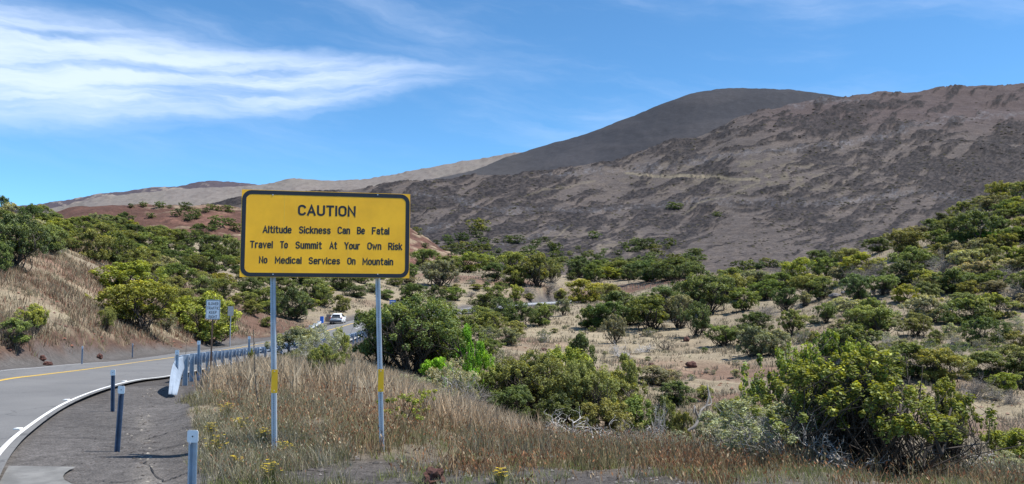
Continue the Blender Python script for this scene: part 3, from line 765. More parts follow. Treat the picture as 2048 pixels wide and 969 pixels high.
def tubes_mesh(name, paths, mat, sides=5):
    """paths: list of (points (k,3), radii (k))"""
    Vs = []; Fs = []; b = 0
    for pts, rad in paths:
        pts = np.asarray(pts, float); k = len(pts)
        t_ = np.gradient(pts, axis=0); t_ /= np.linalg.norm(t_, axis=1)[:, None] + 1e-9
        ref = np.array([0.3, 0.9, 0.1]) if abs(t_[0][1]) < 0.8 else np.array([1.0, 0, 0])
        s_ = np.cross(t_, ref); s_ /= np.linalg.norm(s_, axis=1)[:, None] + 1e-9; q_ = np.cross(t_, s_)
        an = 2 * np.pi * np.arange(sides) / sides
        ringv = pts[:, None] + (np.cos(an)[None, :, None] * s_[:, None] + np.sin(an)[None, :, None] * q_[:, None]) * np.asarray(rad)[:, None, None]
        Vs.append(ringv.reshape(-1, 3))
        i = np.arange(k - 1)[:, None] * sides; j = np.arange(sides)[None, :]; j2 = (j + 1) % sides
        Fs.append((np.stack([i + j, i + j2, i + sides + j2, i + sides + j], -1) + b).reshape(-1, 4)); b += k * sides
    return mesh_np(name, np.vstack(Vs), np.vstack(Fs), mat, True)
def curve_pts(rng, a, b_, k, wob):
    a = np.asarray(a, float); b_ = np.asarray(b_, float); t_ = np.linspace(0, 1, k)[:, None]
    p_ = a + (b_ - a) * t_
    L = np.linalg.norm(b_ - a)
    p_ += np.cumsum(rng.normal(size=(k, 3)) * wob * L / k, 0) * np.sin(t_ * np.pi) * 1.6
    p_[:, 2] += np.sin(t_[:, 0] * np.pi) * -0.06 * L
    return p_
def trunk_mesh(name, seed, lobes, cs, r0=0.028, frac=0.5, mat=None, spread=0.03):
    rng = np.random.default_rng(seed + 900); paths = []
    for (lc, lr) in lobes:
        st = np.array([rng.uniform(-spread, spread), rng.uniform(-spread, spread), -0.04])
        p_ = curve_pts(rng, st, lc, 6, 0.35); rr_ = r0 * rng.uniform(0.6, 1.1)
        paths.append((p_, np.linspace(rr_, rr_ * 0.35, 6)))
        near_ = [q for q in cs if np.linalg.norm(q - lc) < lr * 1.25]
        for q in near_[:int(len(near_) * frac)]:
            f = rng.uniform(0.45, 1.0); s_ = p_[int(f * 5)]
            paths.append((curve_pts(rng, s_, q, 4, 0.3), np.linspace(rr_ * 0.34, rr_ * 0.1, 4)))
    return tubes_mesh(name, paths, mat or M_bark, 5)
def dead_mesh(name, seed, nst=9, depth=3, r0=0.022, flat=0.6, mat=None, twig=3):
    """bare forked branches filling a unit dome"""
    rng = np.random.default_rng(seed); paths = []
    def grow(p_, d_, L, r_, dep):
        k = 4; pts = [p_]; dd_ = d_.copy()
        for _ in range(k):
            dd_ = dd_ + rng.normal(size=3) * 0.28; dd_ /= np.linalg.norm(dd_); pts.append(pts[-1] + dd_ * L / k)
        pts = np.array(pts); pts[:, 2] = np.maximum(pts[:, 2], 0.0)
        paths.append((pts, np.linspace(r_, r_ * 0.45, k + 1)))
        if dep > 0:
            for _ in range(twig):
                i_ = rng.integers(1, k + 1); nd = dd_ + rng.normal(size=3) * 0.75; nd /= np.linalg.norm(nd)
                grow(pts[i_], nd, L * rng.uniform(0.5, 0.75), r_ * 0.5, dep - 1)
    for _ in range(nst):
        a = rng.uniform(0, 2 * math.pi); e_ = rng.uniform(0.3, 1.3)
        d_ = np.array([math.cos(a) * math.cos(e_), math.sin(a) * math.cos(e_), math.sin(e_) * flat + 0.1]); d_ /= np.linalg.norm(d_)
        grow(np.array([rng.uniform(-.08, .08), rng.uniform(-.08, .08), 0]), d_, rng.uniform(0.28, 0.42), r0 * rng.uniform(0.6, 1.1), depth)
    return tubes_mesh(name, paths, mat or M_dead, 3)

PROTO = {}
def add_proto(key, n, seed0, crown, trunk):
    PROTO[key] = []
    for k in range(n):
        cm, cs, lb = crown_mesh('crown', seed0 + k, **crown)
        tm = trunk_mesh('trunk', seed0 + k, lb, cs, **trunk) if trunk else None
        PROTO[key].append((cm, tm))
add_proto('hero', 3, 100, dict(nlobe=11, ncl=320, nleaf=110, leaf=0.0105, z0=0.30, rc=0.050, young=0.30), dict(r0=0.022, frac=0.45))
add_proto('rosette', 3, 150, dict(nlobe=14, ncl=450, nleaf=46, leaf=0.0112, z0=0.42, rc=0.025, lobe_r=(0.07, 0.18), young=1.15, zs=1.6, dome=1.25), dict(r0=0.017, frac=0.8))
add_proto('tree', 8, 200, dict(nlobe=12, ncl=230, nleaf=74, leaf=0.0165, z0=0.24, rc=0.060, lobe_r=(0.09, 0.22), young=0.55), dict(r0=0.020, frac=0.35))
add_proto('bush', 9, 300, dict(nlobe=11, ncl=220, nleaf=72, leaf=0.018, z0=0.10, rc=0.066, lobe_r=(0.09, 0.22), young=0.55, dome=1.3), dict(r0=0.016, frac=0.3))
add_proto('far', 6, 400, dict(nlobe=5, ncl=80, nleaf=30, leaf=0.036, z0=0.02, rc=0.075, lobe_r=(0.18, 0.30), young=0.3, dome=1.3), None)
add_proto('pale', 3, 500, dict(nlobe=9, ncl=240, nleaf=46, leaf=0.013, z0=0.06, rc=0.045, young=0.12, dome=1.0), dict(r0=0.010, frac=0.6, mat=M_dead))
add_proto('sprig', 3, 600, dict(nlobe=7, ncl=34, nleaf=34, leaf=0.026, z0=0.20, rc=0.060, lobe_r=(0.10, 0.17), young=0.6), dict(r0=0.012, frac=1.0))
DEAD = [dead_mesh('branch', 700 + k, nst=14, depth=3, r0=0.022, twig=3) for k in range(3)]
DEADD = [dead_mesh('branch', 720 + k, nst=9, depth=3, r0=0.014, flat=0.9, mat=M_deaddark) for k in range(2)]
M_greytwig = simple('grey_twig', (0.25, 0.225, 0.20), 0.9, vary=0.25, scale=6)
TWIGGY = [dead_mesh('branch', 740 + k, nst=26, depth=3, r0=0.010, flat=0.9, mat=M_greytwig, twig=4) for k in range(2)]

LC = {'lime': (0.160, 0.205, 0.050), 'dark': (0.082, 0.116, 0.045), 'mid': (0.126, 0.168, 0.058), 'olive': (0.165, 0.188, 0.064), 'ygreen': (0.215, 0.245, 0.052),
      'bright': (0.150, 0.300, 0.030), 'pale': (0.290, 0.300, 0.200), 'grey': (0.190, 0.200, 0.130)}
WORD = {'lime': 'yellow green', 'dark': 'dark green', 'mid': 'mid green', 'olive': 'olive green', 'ygreen': 'yellow green', 'bright': 'bright leaf green', 'pale': 'pale grey green', 'grey': 'greyish green',
        'dead': 'bare bleached grey', 'deaddark': 'bare dark', 'twig': 'leafless grey twiggy'}
PR = random.Random(7)
PLANTS = []       # (object, px, py, colour, kind word, zone)
def zone_of(px, py, d, far):
    """(phrase, top py, bottom py) of the part of the view a plant stands in"""
    if far and px < 520: return ('the red hill at left', 405, 462)
    if far: return ('the mountain foot', 455, 540)
    if px < 500 and d < 62: return ('the left road bank', 540, 700)
    if px < 500: return ('the left hillside thicket', 430, 640)
    if px < 720 and d < 60: return ('the verge between sign posts', 640, 780)
    if px < 760: return ('the scrub beyond the parked car', 530, 660)
    if d < 60 and px < 1480: return ('the central dip', 660, 900)
    if d < 60: return ('the lower right corner', 690, 969)
    if px < 1130: return ('the scrub by the far bend', 520, 700)
    if px < 1420: return ('the valley clearing', 540, 780)
    if py > 640: return ('the lower right slope', 640, 810)
    return ('the right hillside thicket', 400, 645)
def place_plant(loc, W_, H_, kind, colr, px, py, label=None, far=False, name=None, rz=None, sx=1.0):
    d = loc[1]
    rz = PR.uniform(0, 6.28) if rz is None else rz
    jit = PR.uniform(0.85, 1.15)
    if kind in ('dead', 'deaddark', 'twig'):
        me_ = {'dead': DEAD, 'deaddark': DEADD, 'twig': TWIGGY}[kind]; me_ = PR.choice(me_)
        o = link(bpy.data.objects.new('dead_shrub', me_)); o.location = loc; o.rotation_euler = (0, 0, rz); o.scale = (W_ * 1.25, W_ * 1.25, H_ * 1.5)
        cat = 'dead shrub'; word = 'shrub'; colr = kind; nm = 'dead_shrub'
    else:
        cm, tm = PR.choice(PROTO[kind])
        nm = name or {'hero': 'tree', 'rosette': 'tree', 'tree': 'tree', 'bush': 'shrub', 'far': 'bush', 'pale': 'pale_shrub', 'sprig': 'sapling'}[kind]
        cat = {'tree': 'tree', 'shrub': 'shrub', 'bush': 'bush', 'pale_shrub': 'shrub', 'sapling': 'sapling'}[nm]; word = cat
        c3 = [x * jit * PR.uniform(0.93, 1.07) for x in LC[colr]]
        if tm is None:
            o = link(bpy.data.objects.new(nm, cm)); o.color = (*c3, 1)
        else:
            o = empty(nm)
            co = link(bpy.data.objects.new('crown', cm), o); co.color = (*c3, 1)
            link(bpy.data.objects.new('trunk', tm), o)
        o.location = (loc[0], loc[1], loc[2] - 0.02 * H_); o.rotation_euler = (0, 0, rz); o.scale = (W_ * sx * 1.04, W_ * 1.04, H_ * 1.03)
    PLANTS.append([o, px, py, colr, word, zone_of(px, py, d, far), cat, label, W_])
    return o
USED = []
def put(px, base, w_, h_, kind, colr, label=None, far=False, **kw):
    loc = hit(px, base)
    if loc is None: return None
    if far and loc.y < 250: pass
    s_ = loc.y / F
    if not far and 1150 < px < 1440 and 545 < base < 680 and w_ > 30: w_ *= 1.22; h_ *= 1.12
    USED.append((px, base - h_ / 2, w_ / 2, h_ / 2))
    return place_plant(loc, w_ * s_ * 1.10, h_ * s_ * 1.14, kind, colr, px, base, label, far, **kw)
def put_d(px, d, w_, top, kind, colr, label=None, **kw):
    q = P(px, 600, d); z = float(height(q[0], q[1])); tz = P(px, top, d)[2]; s_ = d / F
    _, by = proj(np.array(q[0]), np.array(q[1]), np.array(z))
    USED.append((px, (top + by) / 2, w_ / 2, max(4, (by - top) / 2)))
    return place_plant(Vector((q[0], q[1], z)), w_ * s_, max(0.3, tz - z), kind, colr, px, float(by), label, **kw)

# --- right foreground tree group
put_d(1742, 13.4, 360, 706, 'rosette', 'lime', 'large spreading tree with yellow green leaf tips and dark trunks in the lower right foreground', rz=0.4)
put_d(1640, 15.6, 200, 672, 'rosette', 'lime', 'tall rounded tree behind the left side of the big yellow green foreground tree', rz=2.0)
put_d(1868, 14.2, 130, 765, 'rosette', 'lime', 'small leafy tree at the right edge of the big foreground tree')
put_d(1540, 16.5, 140, 700, 'sprig', 'mid', 'open airy sapling with yellow green tips left of the big foreground tree', rz=1.0)
put_d(1500, 21, 70, 770, 'sprig', 'ygreen', 'low sparse sapling at the far left of the foreground tree group')
put_d(1525, 13.6, 210, 800, 'pale', 'pale', 'broad pale silvery shrub at the left foot of the big foreground tree', rz=0.3)
put_d(1585, 15.6, 120, 790, 'pale', 'pale', 'pale silvery shrub pushed into the shade of the big foreground tree')
put_d(1470, 15.4, 150, 835, 'pale', 'pale', 'low pale green shrub left of the broad silvery shrub in front')
put_d(1680, 12.9, 150, 815, 'dead', 'dead', 'tangle of bleached dead branches under the big foreground tree')
put_d(1700, 16.0, 90, 815, 'twig', 'twig', 'dry brown twiggy mound caught inside the big foreground tree')
put_d(1960, 20.5, 150, 885, 'dead', 'dead', 'pale tangle of dead branches beside the lower right green shrub')
put_d(1900, 20.0, 110, 895, 'dead', 'dead', 'pale dead branches behind the trunks of the big foreground tree')
put_d(2028, 19.5, 120, 855, 'tree', 'ygreen', 'leafy yellow green shrub at the lower right edge of the view')
put_d(1995, 17.5, 70, 905, 'pale', 'pale', 'small pale shrub just left of the lower right corner')
# --- centre cluster
put_d(1062, 40, 165, 706, 'hero', 'olive', 'broad olive tree at the left of the big clump below the clearing', rz=1.0)
put_d(1118, 47, 110, 695, 'tree', 'ygreen', 'yellow green domed tree at the back of the big clump below the clearing')
put_d(1160, 39, 130, 724, 'hero', 'olive', 'tall olive tree in the middle of the big clump below the clearing', rz=2.3)
put_d(1228, 42, 110, 742, 'tree', 'olive', 'rounded olive tree at the right of the big clump below the clearing')
put_d(1270, 37, 90, 792, 'bush', 'mid', 'low mid green bush at the right foot of the big clump below the clearing')
put_d(1020, 36, 80, 772, 'bush', 'dark', 'dark bush at the left foot of the big clump below the clearing')
put_d(1205, 34, 100, 800, 'bush', 'olive', 'olive bush at the front of the big clump below the clearing')
put_d(1110, 33, 90, 790, 'bush', 'dark', 'dark green bush low in front of the big clump below the clearing')
put_d(1167, 56, 66, 668, 'bush', 'dark', 'dark bluish green bushy tree rising behind the big clump below the clearing')
put_d(1255, 56, 44, 708, 'bush', 'olive', 'small olive bush behind the right side of the big clump')
for (a, d_, w__, tp, k_, lb) in [(1130, 24, 150, 812, 'dead', 'bleached dead branches hanging at the foot of the big middle clump'),
        (1185, 20, 130, 830, 'dead', 'white grey dead branches behind the brown grass in the centre'),
        (1245, 20, 120, 838, 'twig', 'dense grey twiggy shrub behind the brown grass in the centre'),
        (1300, 19, 110, 850, 'twig', 'low leafless grey shrub right of the bleached dead branches'),
        (1045, 24, 110, 835, 'twig', 'grey twiggy shrub at the left of the bleached dead branches'),
        (1375, 22, 90, 870, 'twig', 'grey twiggy shrub near the leaning dead branch'),
        (1306, 33, 36, 775, 'dead', 'narrow bleached dead shrub right of the big middle clump'),
        (1600, 19, 110, 780, 'twig', 'grey leafless twigs mixed into the left of the foreground tree group')]:
    put_d(a, d_, w__, tp, k_, k_, lb)
put_d(1325, 34, 44, 796, 'bush', 'mid', 'small dark leaved bush just right of the narrow bleached shrub')
put_d(1362, 27, 46, 822, 'tree', 'olive', 'small olive tree right of the grey shrubs in the centre')
put_d(1335, 21, 70, 862, 'pale', 'pale', 'low pale mound shrub at the foot of the small olive tree')
put_d(1310, 60, 84, 732, 'bush', 'grey', 'greyish green bush behind the right of the big middle clump')
put_d(1350, 50, 78, 762, 'bush', 'dark', 'dark grey green bush on the slope right of the big middle clump')
put_d(1402, 52, 36, 772, 'bush', 'olive', 'small olive bush right of the dark grey green bush')
put_d(1468, 32, 70, 792, 'tree', 'olive', 'thin olive bush left of the airy sapling')
put_d(1420, 26, 60, 830, 'bush', 'grey', 'low greyish bush around the leaning dead branch')
# --- big dark tree right of the sign and neighbours
put_d(833, 40, 200, 592, 'hero', 'mid', 'big dark green spreading tree with visible trunk just right of the sign', rz=0.9, name='tree')
put_d(770, 41, 110, 618, 'tree', 'mid', 'left half of the tree clump crossing behind the right sign post')
put_d(898, 42, 120, 625, 'tree', 'mid', 'dark rounded tree joined to the right of the big dark tree')
put_d(938, 41, 60, 655, 'bush', 'bright', 'bright leaf green shrub at the right edge of the big dark tree', rz=0.5)
put_d(962, 43, 50, 700, 'bush', 'bright', 'lower bright green shrub right of the big dark tree')
put_d(880, 37, 70, 715, 'bush', 'bright', 'bright green leaves low under the big dark tree')
put_d(908, 29, 92, 720, 'pale', 'pale', 'rounded pale sage shrub in front of the big dark tree', rz=0.1)
put_d(955, 26, 90, 752, 'twig', 'twig', 'grey brown twiggy domed shrub right of the rounded sage shrub')
put_d(812, 27, 80, 750, 'pale', 'pale', 'low pale sage shrub below the trunk of the big dark tree')
put_d(870, 24, 80, 780, 'pale', 'pale', 'low pale sage shrub in front of the rounded sage shrub')
put_d(985, 40, 70, 735, 'bush', 'olive', 'olive bush between the bright shrub and the middle clump')
put_d(1000, 48, 50, 700, 'pale', 'grey', 'greyish shrub behind the bright green shrub')
put_d(815, 15.5, 95, 782, 'sprig', 'ygreen', 'sparse yellow green leafy sapling just right of the right sign post', rz=1.2)
put_d(845, 17.5, 50, 780, 'sprig', 'ygreen', 'thin stemmed sapling with a few leaves right of the right sign post')
# --- between the sign posts
put_d(597, 31, 84, 655, 'bush', 'grey', 'grey green shrub right of the left sign post')
put_d(640, 30, 80, 650, 'pale', 'pale', 'pale rusty tipped shrub between the sign posts')
put_d(677, 33, 44, 658, 'bush', 'olive', 'small olive bush next to the far guard rail section')
put_d(610, 27, 70, 690, 'pale', 'grey', 'low grey shrub below the pale rusty tipped shrub')
put_d(652, 20.5, 62, 690, 'tree', 'olive', 'small tree on a thin dark stem between the sign posts', rz=0.2, name='sapling')
put_d(507, 29, 14, 698, 'bush', 'olive', 'tiny green bush at the guard rail behind the dead stalk')
# --- left side
for a in [(27, 536, 96, 96, 'tree', 'dark', 'big dark tree with a black trunk at the upper left'), (0, 545, 40, 52, 'bush', 'mid', 'green bush cut by the left edge of the view'),
  (98, 504, 54, 48, 'bush', 'mid', 'rounded green bush right of the big dark tree at left'), (113, 480, 58, 38, 'bush', 'ygreen', 'yellow green mound on the left skyline slope'),
  (58, 456, 36, 42, 'bush', 'dark', 'dark conical bush high on the left skyline'), (2, 430, 24, 34, 'bush', 'dark', 'dark treetop at the left edge of the skyline'),
  (25, 440, 40, 30, 'bush', 'pale', 'pale green bush on the left skyline'), (82, 440, 34, 26, 'bush', 'olive', 'olive bush on the left skyline right of the dark one'),
  (158, 494, 26, 18, 'bush', 'pale', 'small pale green bush at the top of the left grass bank'), (119, 510, 20, 16, 'pale', 'pale', 'tiny pale shrub at the top of the left grass bank'),
  (188, 525, 54, 56, 'bush', 'olive', 'olive bush above the bare red soil patch'), (232, 534, 64, 62, 'bush', 'mid', 'dark green bush right of the olive one above the red soil patch'),
  (262, 602, 122, 70, 'tree', 'ygreen', 'upper yellow green tree of the pair on the left bank'), (272, 660, 122, 84, 'tree', 'ygreen', 'lower yellow green flat topped tree of the pair on the left bank'),
  (415, 686, 100, 86, 'bush', 'ygreen', 'bright yellow green bush behind the slower traffic sign'), (372, 655, 60, 54, 'bush', 'ygreen', 'yellow green bush left of the slower traffic sign'),
  (213, 664, 28, 44, 'tree', 'olive', 'small upright tree at the left foot of the yellow green pair'),
  (64, 664, 46, 48, 'tree', 'ygreen', 'small yellow green tree with dark twigs on the left bank'), (20, 690, 66, 46, 'bush', 'mid', 'dark bush at the left edge on the bank above the road'),
  (12, 692, 60, 62, 'deaddark', 'dark', 'dark bare branches at the left edge above the road'), (50, 684, 60, 56, 'deaddark', 'dark', 'dark bare branches under the small yellow green tree on the bank'),
  (291, 547, 66, 46, 'bush', 'olive', None), (352, 577, 62, 44, 'bush', 'mid', None), (350, 622, 62, 46, 'bush', 'olive', None), (300, 505, 60, 34, 'bush', 'mid', None),
  (345, 532, 40, 28, 'bush', 'dark', None), (378, 529, 34, 26, 'bush', 'mid', None), (425, 549, 66, 42, 'bush', 'dark', None), (412, 508, 58, 34, 'bush', 'dark', None),
  (375, 498, 22, 18, 'bush', 'dark', None), (462, 522, 46, 46, 'bush', 'mid', None), (474, 549, 20, 16, 'bush', 'dark', None), (444, 598, 48, 36, 'bush', 'olive', None),
  (478, 576, 32, 24, 'bush', 'grey', None), (402, 472, 34, 22, 'bush', 'dark', 'dark shrub standing alone on the rocky red ground left of the sign'),
  (250, 450, 30, 22, 'bush', 'dark', None), (210, 452, 40, 20, 'bush', 'mid', None), (170, 455, 40, 20, 'bush', 'mid', None), (300, 480, 40, 24, 'bush', 'mid', None), (265, 478, 44, 26, 'bush', 'dark', None),
  (150, 470, 50, 30, 'bush', 'mid', None), (200, 480, 50, 30, 'bush', 'olive', None), (240, 495, 50, 30, 'bush', 'olive', None), (340, 500, 40, 22, 'bush', 'mid', None),
  (400, 590, 46, 34, 'bush', 'mid', None), (310, 590, 40, 40, 'bush', 'olive', None), (330, 660, 36, 34, 'bush', 'grey', None), (445, 640, 30, 22, 'bush', 'grey', None),
  # beyond the road below the sign
  (590, 640, 56, 56, 'bush', 'dark', 'dark round bush beyond the road left of the parked car'), (530, 615, 46, 36, 'bush', 'mid', None), (560, 590, 56, 34, 'bush', 'mid', None), (625, 602, 60, 42, 'bush', 'mid', None),
  (615, 570, 60, 30, 'bush', 'dark', None), (680, 580, 60, 36, 'bush', 'dark', None), (650, 612, 36, 30, 'bush', 'mid', None), (683, 625, 30, 30, 'bush', 'olive', 'small bush right behind the white car'), (500, 590, 40, 30, 'bush', 'dark', None),
  (720, 566, 40, 22, 'bush', 'mid', None), (505, 630, 36, 26, 'bush', 'olive', None), (745, 585, 30, 16, 'bush', 'grey', None), (560, 560, 60, 26, 'bush', 'mid', None), (497, 560, 40, 26, 'bush', 'mid', None), (735, 548, 60, 26, 'bush', 'dark', None), (790, 548, 50, 24, 'bush', 'mid', None), (790, 572, 30, 16, 'bush', 'olive', None),
  (532, 655, 22, 18, 'bush', 'olive', None), (470, 612, 22, 18, 'bush', 'olive', None)]:
    put(*a[:6], label=a[6])
# --- mid distance round the far bend and the clearing
for a in [(880, 574, 62, 48, 'tree', 'grey'), (845, 537, 56, 34, 'bush', 'mid'), (895, 545, 50, 28, 'bush', 'mid'), (935, 546, 62, 36, 'bush', 'olive'), (986, 562, 38, 32, 'bush', 'dark'), (1020, 550, 58, 40, 'bush', 'olive'),
  (975, 540, 50, 28, 'bush', 'olive'), (1038, 572, 52, 36, 'bush', 'olive'), (1075, 574, 64, 58, 'tree', 'olive'), (1103, 566, 36, 40, 'tree', 'olive'), (822, 608, 48, 36, 'bush', 'dark'), (872, 606, 36, 30, 'bush', 'dark'), (910, 602, 42, 24, 'bush', 'mid'),
  (990, 598, 36, 24, 'bush', 'mid'), (972, 580, 12, 14, 'bush', 'dark'), (1032, 608, 24, 34, 'tree', 'ygreen'), (975, 628, 62, 34, 'tree', 'dark'), (1005, 640, 46, 40, 'tree', 'dark'), (1040, 658, 56, 48, 'tree', 'dark'), (1078, 652, 44, 34, 'bush', 'mid'),
  (1092, 640, 36, 30, 'tree', 'mid'), (950, 662, 80, 42, 'bush', 'mid'), (985, 665, 50, 34, 'bush', 'olive'), (1089, 686, 26, 24, 'pale', 'grey'), (1010, 690, 50, 30, 'bush', 'grey'), (1030, 672, 40, 26, 'bush', 'olive'),
  (1002, 580, 24, 14, 'bush', 'mid'), (955, 580, 26, 10, 'bush', 'olive'), (940, 594, 24, 14, 'twig', 'twig'), (1095, 586, 52, 24, 'twig', 'twig'), (1060, 590, 40, 18, 'twig', 'twig'),
  (1170, 608, 56, 38, 'bush', 'ygreen'), (1214, 606, 36, 30, 'bush', 'olive'), (1127, 632, 26, 30, 'tree', 'grey'), (1212, 658, 60, 42, 'bush', 'dark'), (1252, 650, 70, 52, 'bush', 'dark'), (1177, 656, 34, 30, 'bush', 'mid'),
  (1305, 660, 70, 54, 'tree', 'mid'), (1357, 657, 38, 52, 'tree', 'grey'), (1325, 616, 62, 34, 'bush', 'dark'), (1228, 687, 38, 50, 'tree', 'grey'), (1392, 674, 40, 54, 'tree', 'dark'), (1300, 672, 26, 14, 'pale', 'grey'),
  (1155, 556, 42, 34, 'bush', 'dark'), (1188, 563, 34, 28, 'bush', 'mid'), (1143, 561, 18, 14, 'bush', 'dark'), (1222, 560, 44, 20, 'bush', 'ygreen'), (1258, 561, 36, 26, 'bush', 'mid'), (1297, 564, 50, 34, 'bush', 'dark'), (1340, 561, 58, 36, 'bush', 'dark'),
  (1378, 582, 54, 46, 'bush', 'dark'), (1412, 630, 76, 62, 'tree', 'mid'), (1375, 620, 40, 36, 'bush', 'mid'), (1200, 550, 40, 22, 'bush', 'mid'), (1240, 550, 50, 22, 'bush', 'mid'), (1280, 548, 40, 20, 'bush', 'mid'),
  (1218, 545, 40, 16, 'bush', 'grey'), (1490, 622, 50, 40, 'bush', 'mid'), (1572, 622, 40, 40, 'tree', 'dark'), (1532, 636, 58, 30, 'twig', 'twig'), (1510, 666, 60, 36, 'bush', 'dark'), (1445, 692, 54, 36, 'tree', 'mid'),
  (1515, 714, 62, 52, 'bush', 'grey'), (1555, 712, 48, 46, 'bush', 'grey'), (1490, 690, 40, 36, 'bush', 'dark'), (1587, 670, 46, 44, 'tree', 'olive'), (1652, 647, 38, 36, 'tree', 'mid'), (1680, 620, 36, 22, 'bush', 'pale'), (1596, 568, 56, 46, 'bush', 'ygreen'),
  (1608, 613, 26, 26, 'tree', 'grey'), (1710, 602, 52, 48, 'bush', 'dark'), (1712, 660, 36, 42, 'bush', 'mid'), (1700, 724, 92, 64, 'bush', 'mid'), (1665, 722, 60, 50, 'bush', 'dark'), (1745, 674, 92, 54, 'tree', 'olive'), (1772, 697, 42, 28, 'pale', 'pale'),
  (1832, 674, 54, 42, 'tree', 'olive'), (1874, 688, 28, 24, 'bush', 'mid'), (1906, 696, 32, 26, 'pale', 'pale'), (1963, 694, 66, 52, 'bush', 'dark'), (1930, 650, 74, 46, 'bush', 'mid'), (1990, 642, 74, 48, 'bush', 'olive'), (1825, 757, 92, 60, 'bush', 'mid'),
  (1890, 767, 84, 60, 'bush', 'olive'), (1780, 760, 60, 50, 'bush', 'olive'), (1975, 764, 84, 52, 'bush', 'mid'), (2038, 754, 74, 54, 'bush', 'olive'), (2040, 704, 44, 36, 'bush', 'olive'), (1950, 797, 64, 44, 'twig', 'twig'), (1988, 799, 34, 22, 'pale', 'pale'),
  (2022, 808, 38, 28, 'twig', 'twig'), (2008, 783, 54, 32, 'bush', 'ygreen'), (2045, 780, 40, 30, 'bush', 'mid'), (1330, 700, 50, 30, 'deaddark', 'dark'), (1290, 704, 40, 20, 'dead', 'dead'), (1240, 715, 40, 34, 'dead', 'dead'),
  (2010, 410, 58, 40, 'tree', 'olive'), (2046, 404, 40, 36, 'tree', 'olive'), (1955, 498, 72, 68, 'tree', 'dark'), (1972, 492, 62, 26, 'bush', 'bright'), (1850, 542, 42, 36, 'bush', 'mid'), (1808, 518, 72, 52, 'tree', 'olive'), (1728, 554, 68, 42, 'bush', 'ygreen'),
  (1840, 573, 62, 30, 'bush', 'ygreen'), (1975, 528, 44, 34, 'bush', 'olive'), (1900, 480, 50, 40, 'bush', 'mid'), (1870, 470, 40, 28, 'bush', 'mid'), (1930, 440, 50, 32, 'bush', 'olive'), (1960, 420, 40, 24, 'bush', 'olive'), (1650, 560, 50, 40, 'tree', 'mid'), (1690, 540, 50, 38, 'bush', 'olive'),
  (1760, 505, 50, 26, 'bush', 'mid'), (1560, 580, 60, 30, 'bush', 'mid'), (1530, 600, 60, 36, 'bush', 'mid'), (1470, 570, 60, 30, 'bush', 'mid'), (1440, 590, 60, 36, 'bush', 'dark'), (1620, 590, 60, 36, 'tree', 'olive')]:
    put(*a)
# --- small bushes on the red hill and at the foot of the mountain
FARB = [(286, 413, 12), (319, 415, 15), (338, 416, 8), (372, 418, 18), (358, 432, 20), (388, 431, 18), (376, 440, 15), (393, 437, 12), (302, 435, 12), (262, 415, 10), (420, 419, 14), (411, 424, 10), (434, 421, 13), (455, 424, 18),
  (436, 453, 26), (457, 450, 18), (473, 460, 18), (426, 460, 14), (849, 494, 11),
  (957, 460, 30), (976, 462, 10), (949, 469, 16), (955, 475, 16), (924, 480, 20), (896, 480, 14), (935, 478, 8), (1019, 484, 17), (992, 485, 10), (1035, 487, 22), (1077, 485, 11), (1090, 483, 13), (1070, 494, 18), (1099, 491, 10), (1060, 507, 20),
  (1047, 504, 12), (1111, 501, 20), (1066, 521, 24), (1013, 513, 14), (1023, 521, 22), (910, 505, 22), (927, 500, 22), (943, 500, 22), (963, 494, 24), (974, 499, 16), (957, 506, 16), (924, 509, 14), (935, 513, 18), (834, 463, 12), (840, 470, 7),
  (873, 488, 10), (900, 490, 16), (1127, 523, 14), (1084, 513, 10), (1107, 514, 16), (1047, 523, 12), (1248, 495, 14), (1268, 490, 18), (1286, 498, 26), (1304, 495, 24), (1309, 504, 20), (1274, 503, 14), (1257, 503, 14), (1236, 509, 12), (1303, 519, 20),
  (1209, 505, 10), (1201, 514, 12), (1168, 515, 13), (1177, 511, 14), (1190, 526, 22), (1210, 527, 14), (1125, 523, 13), (1111, 502, 18), (1120, 512, 14), (1341, 490, 18), (1334, 497, 10), (1379, 507, 12), (1370, 515, 12), (1394, 509, 15), (1377, 522, 20),
  (1386, 530, 22), (1350, 526, 24), (1336, 529, 15), (1344, 535, 12), (1359, 534, 16), (1372, 538, 18), (1288, 530, 26), (1272, 531, 20), (1302, 534, 14), (1318, 533, 20), (1240, 529, 18), (1259, 535, 22), (1225, 531, 18), (1405, 519, 14), (1391, 508, 16),
  (1344, 417, 17), (1356, 418, 15), (1434, 432, 12), (1189, 476, 18), (1518, 537, 18), (1535, 533, 22), (1552, 534, 18), (1500, 537, 22), (1480, 540, 24), (1570, 536, 18), (995, 505, 12), (1000, 520, 16), (980, 515, 16), (1150, 533, 20), (1170, 538, 24), (1205, 540, 26),
  (1140, 510, 9), (1155, 498, 8), (890, 500, 12), (905, 515, 14), (950, 522, 20), (1090, 528, 18), (1110, 532, 22), (1040, 512, 12), (1325, 510, 10), (1240, 520, 10)]
for (a, b_, w__) in FARB:
    colr = PR.choice(['dark', 'mid', 'mid', 'dark', 'olive'])
    put(a, b_ + 1, w__ * 1.28, w__ * (0.72 if w__ > 10 else 0.8), 'far', colr, far=True)
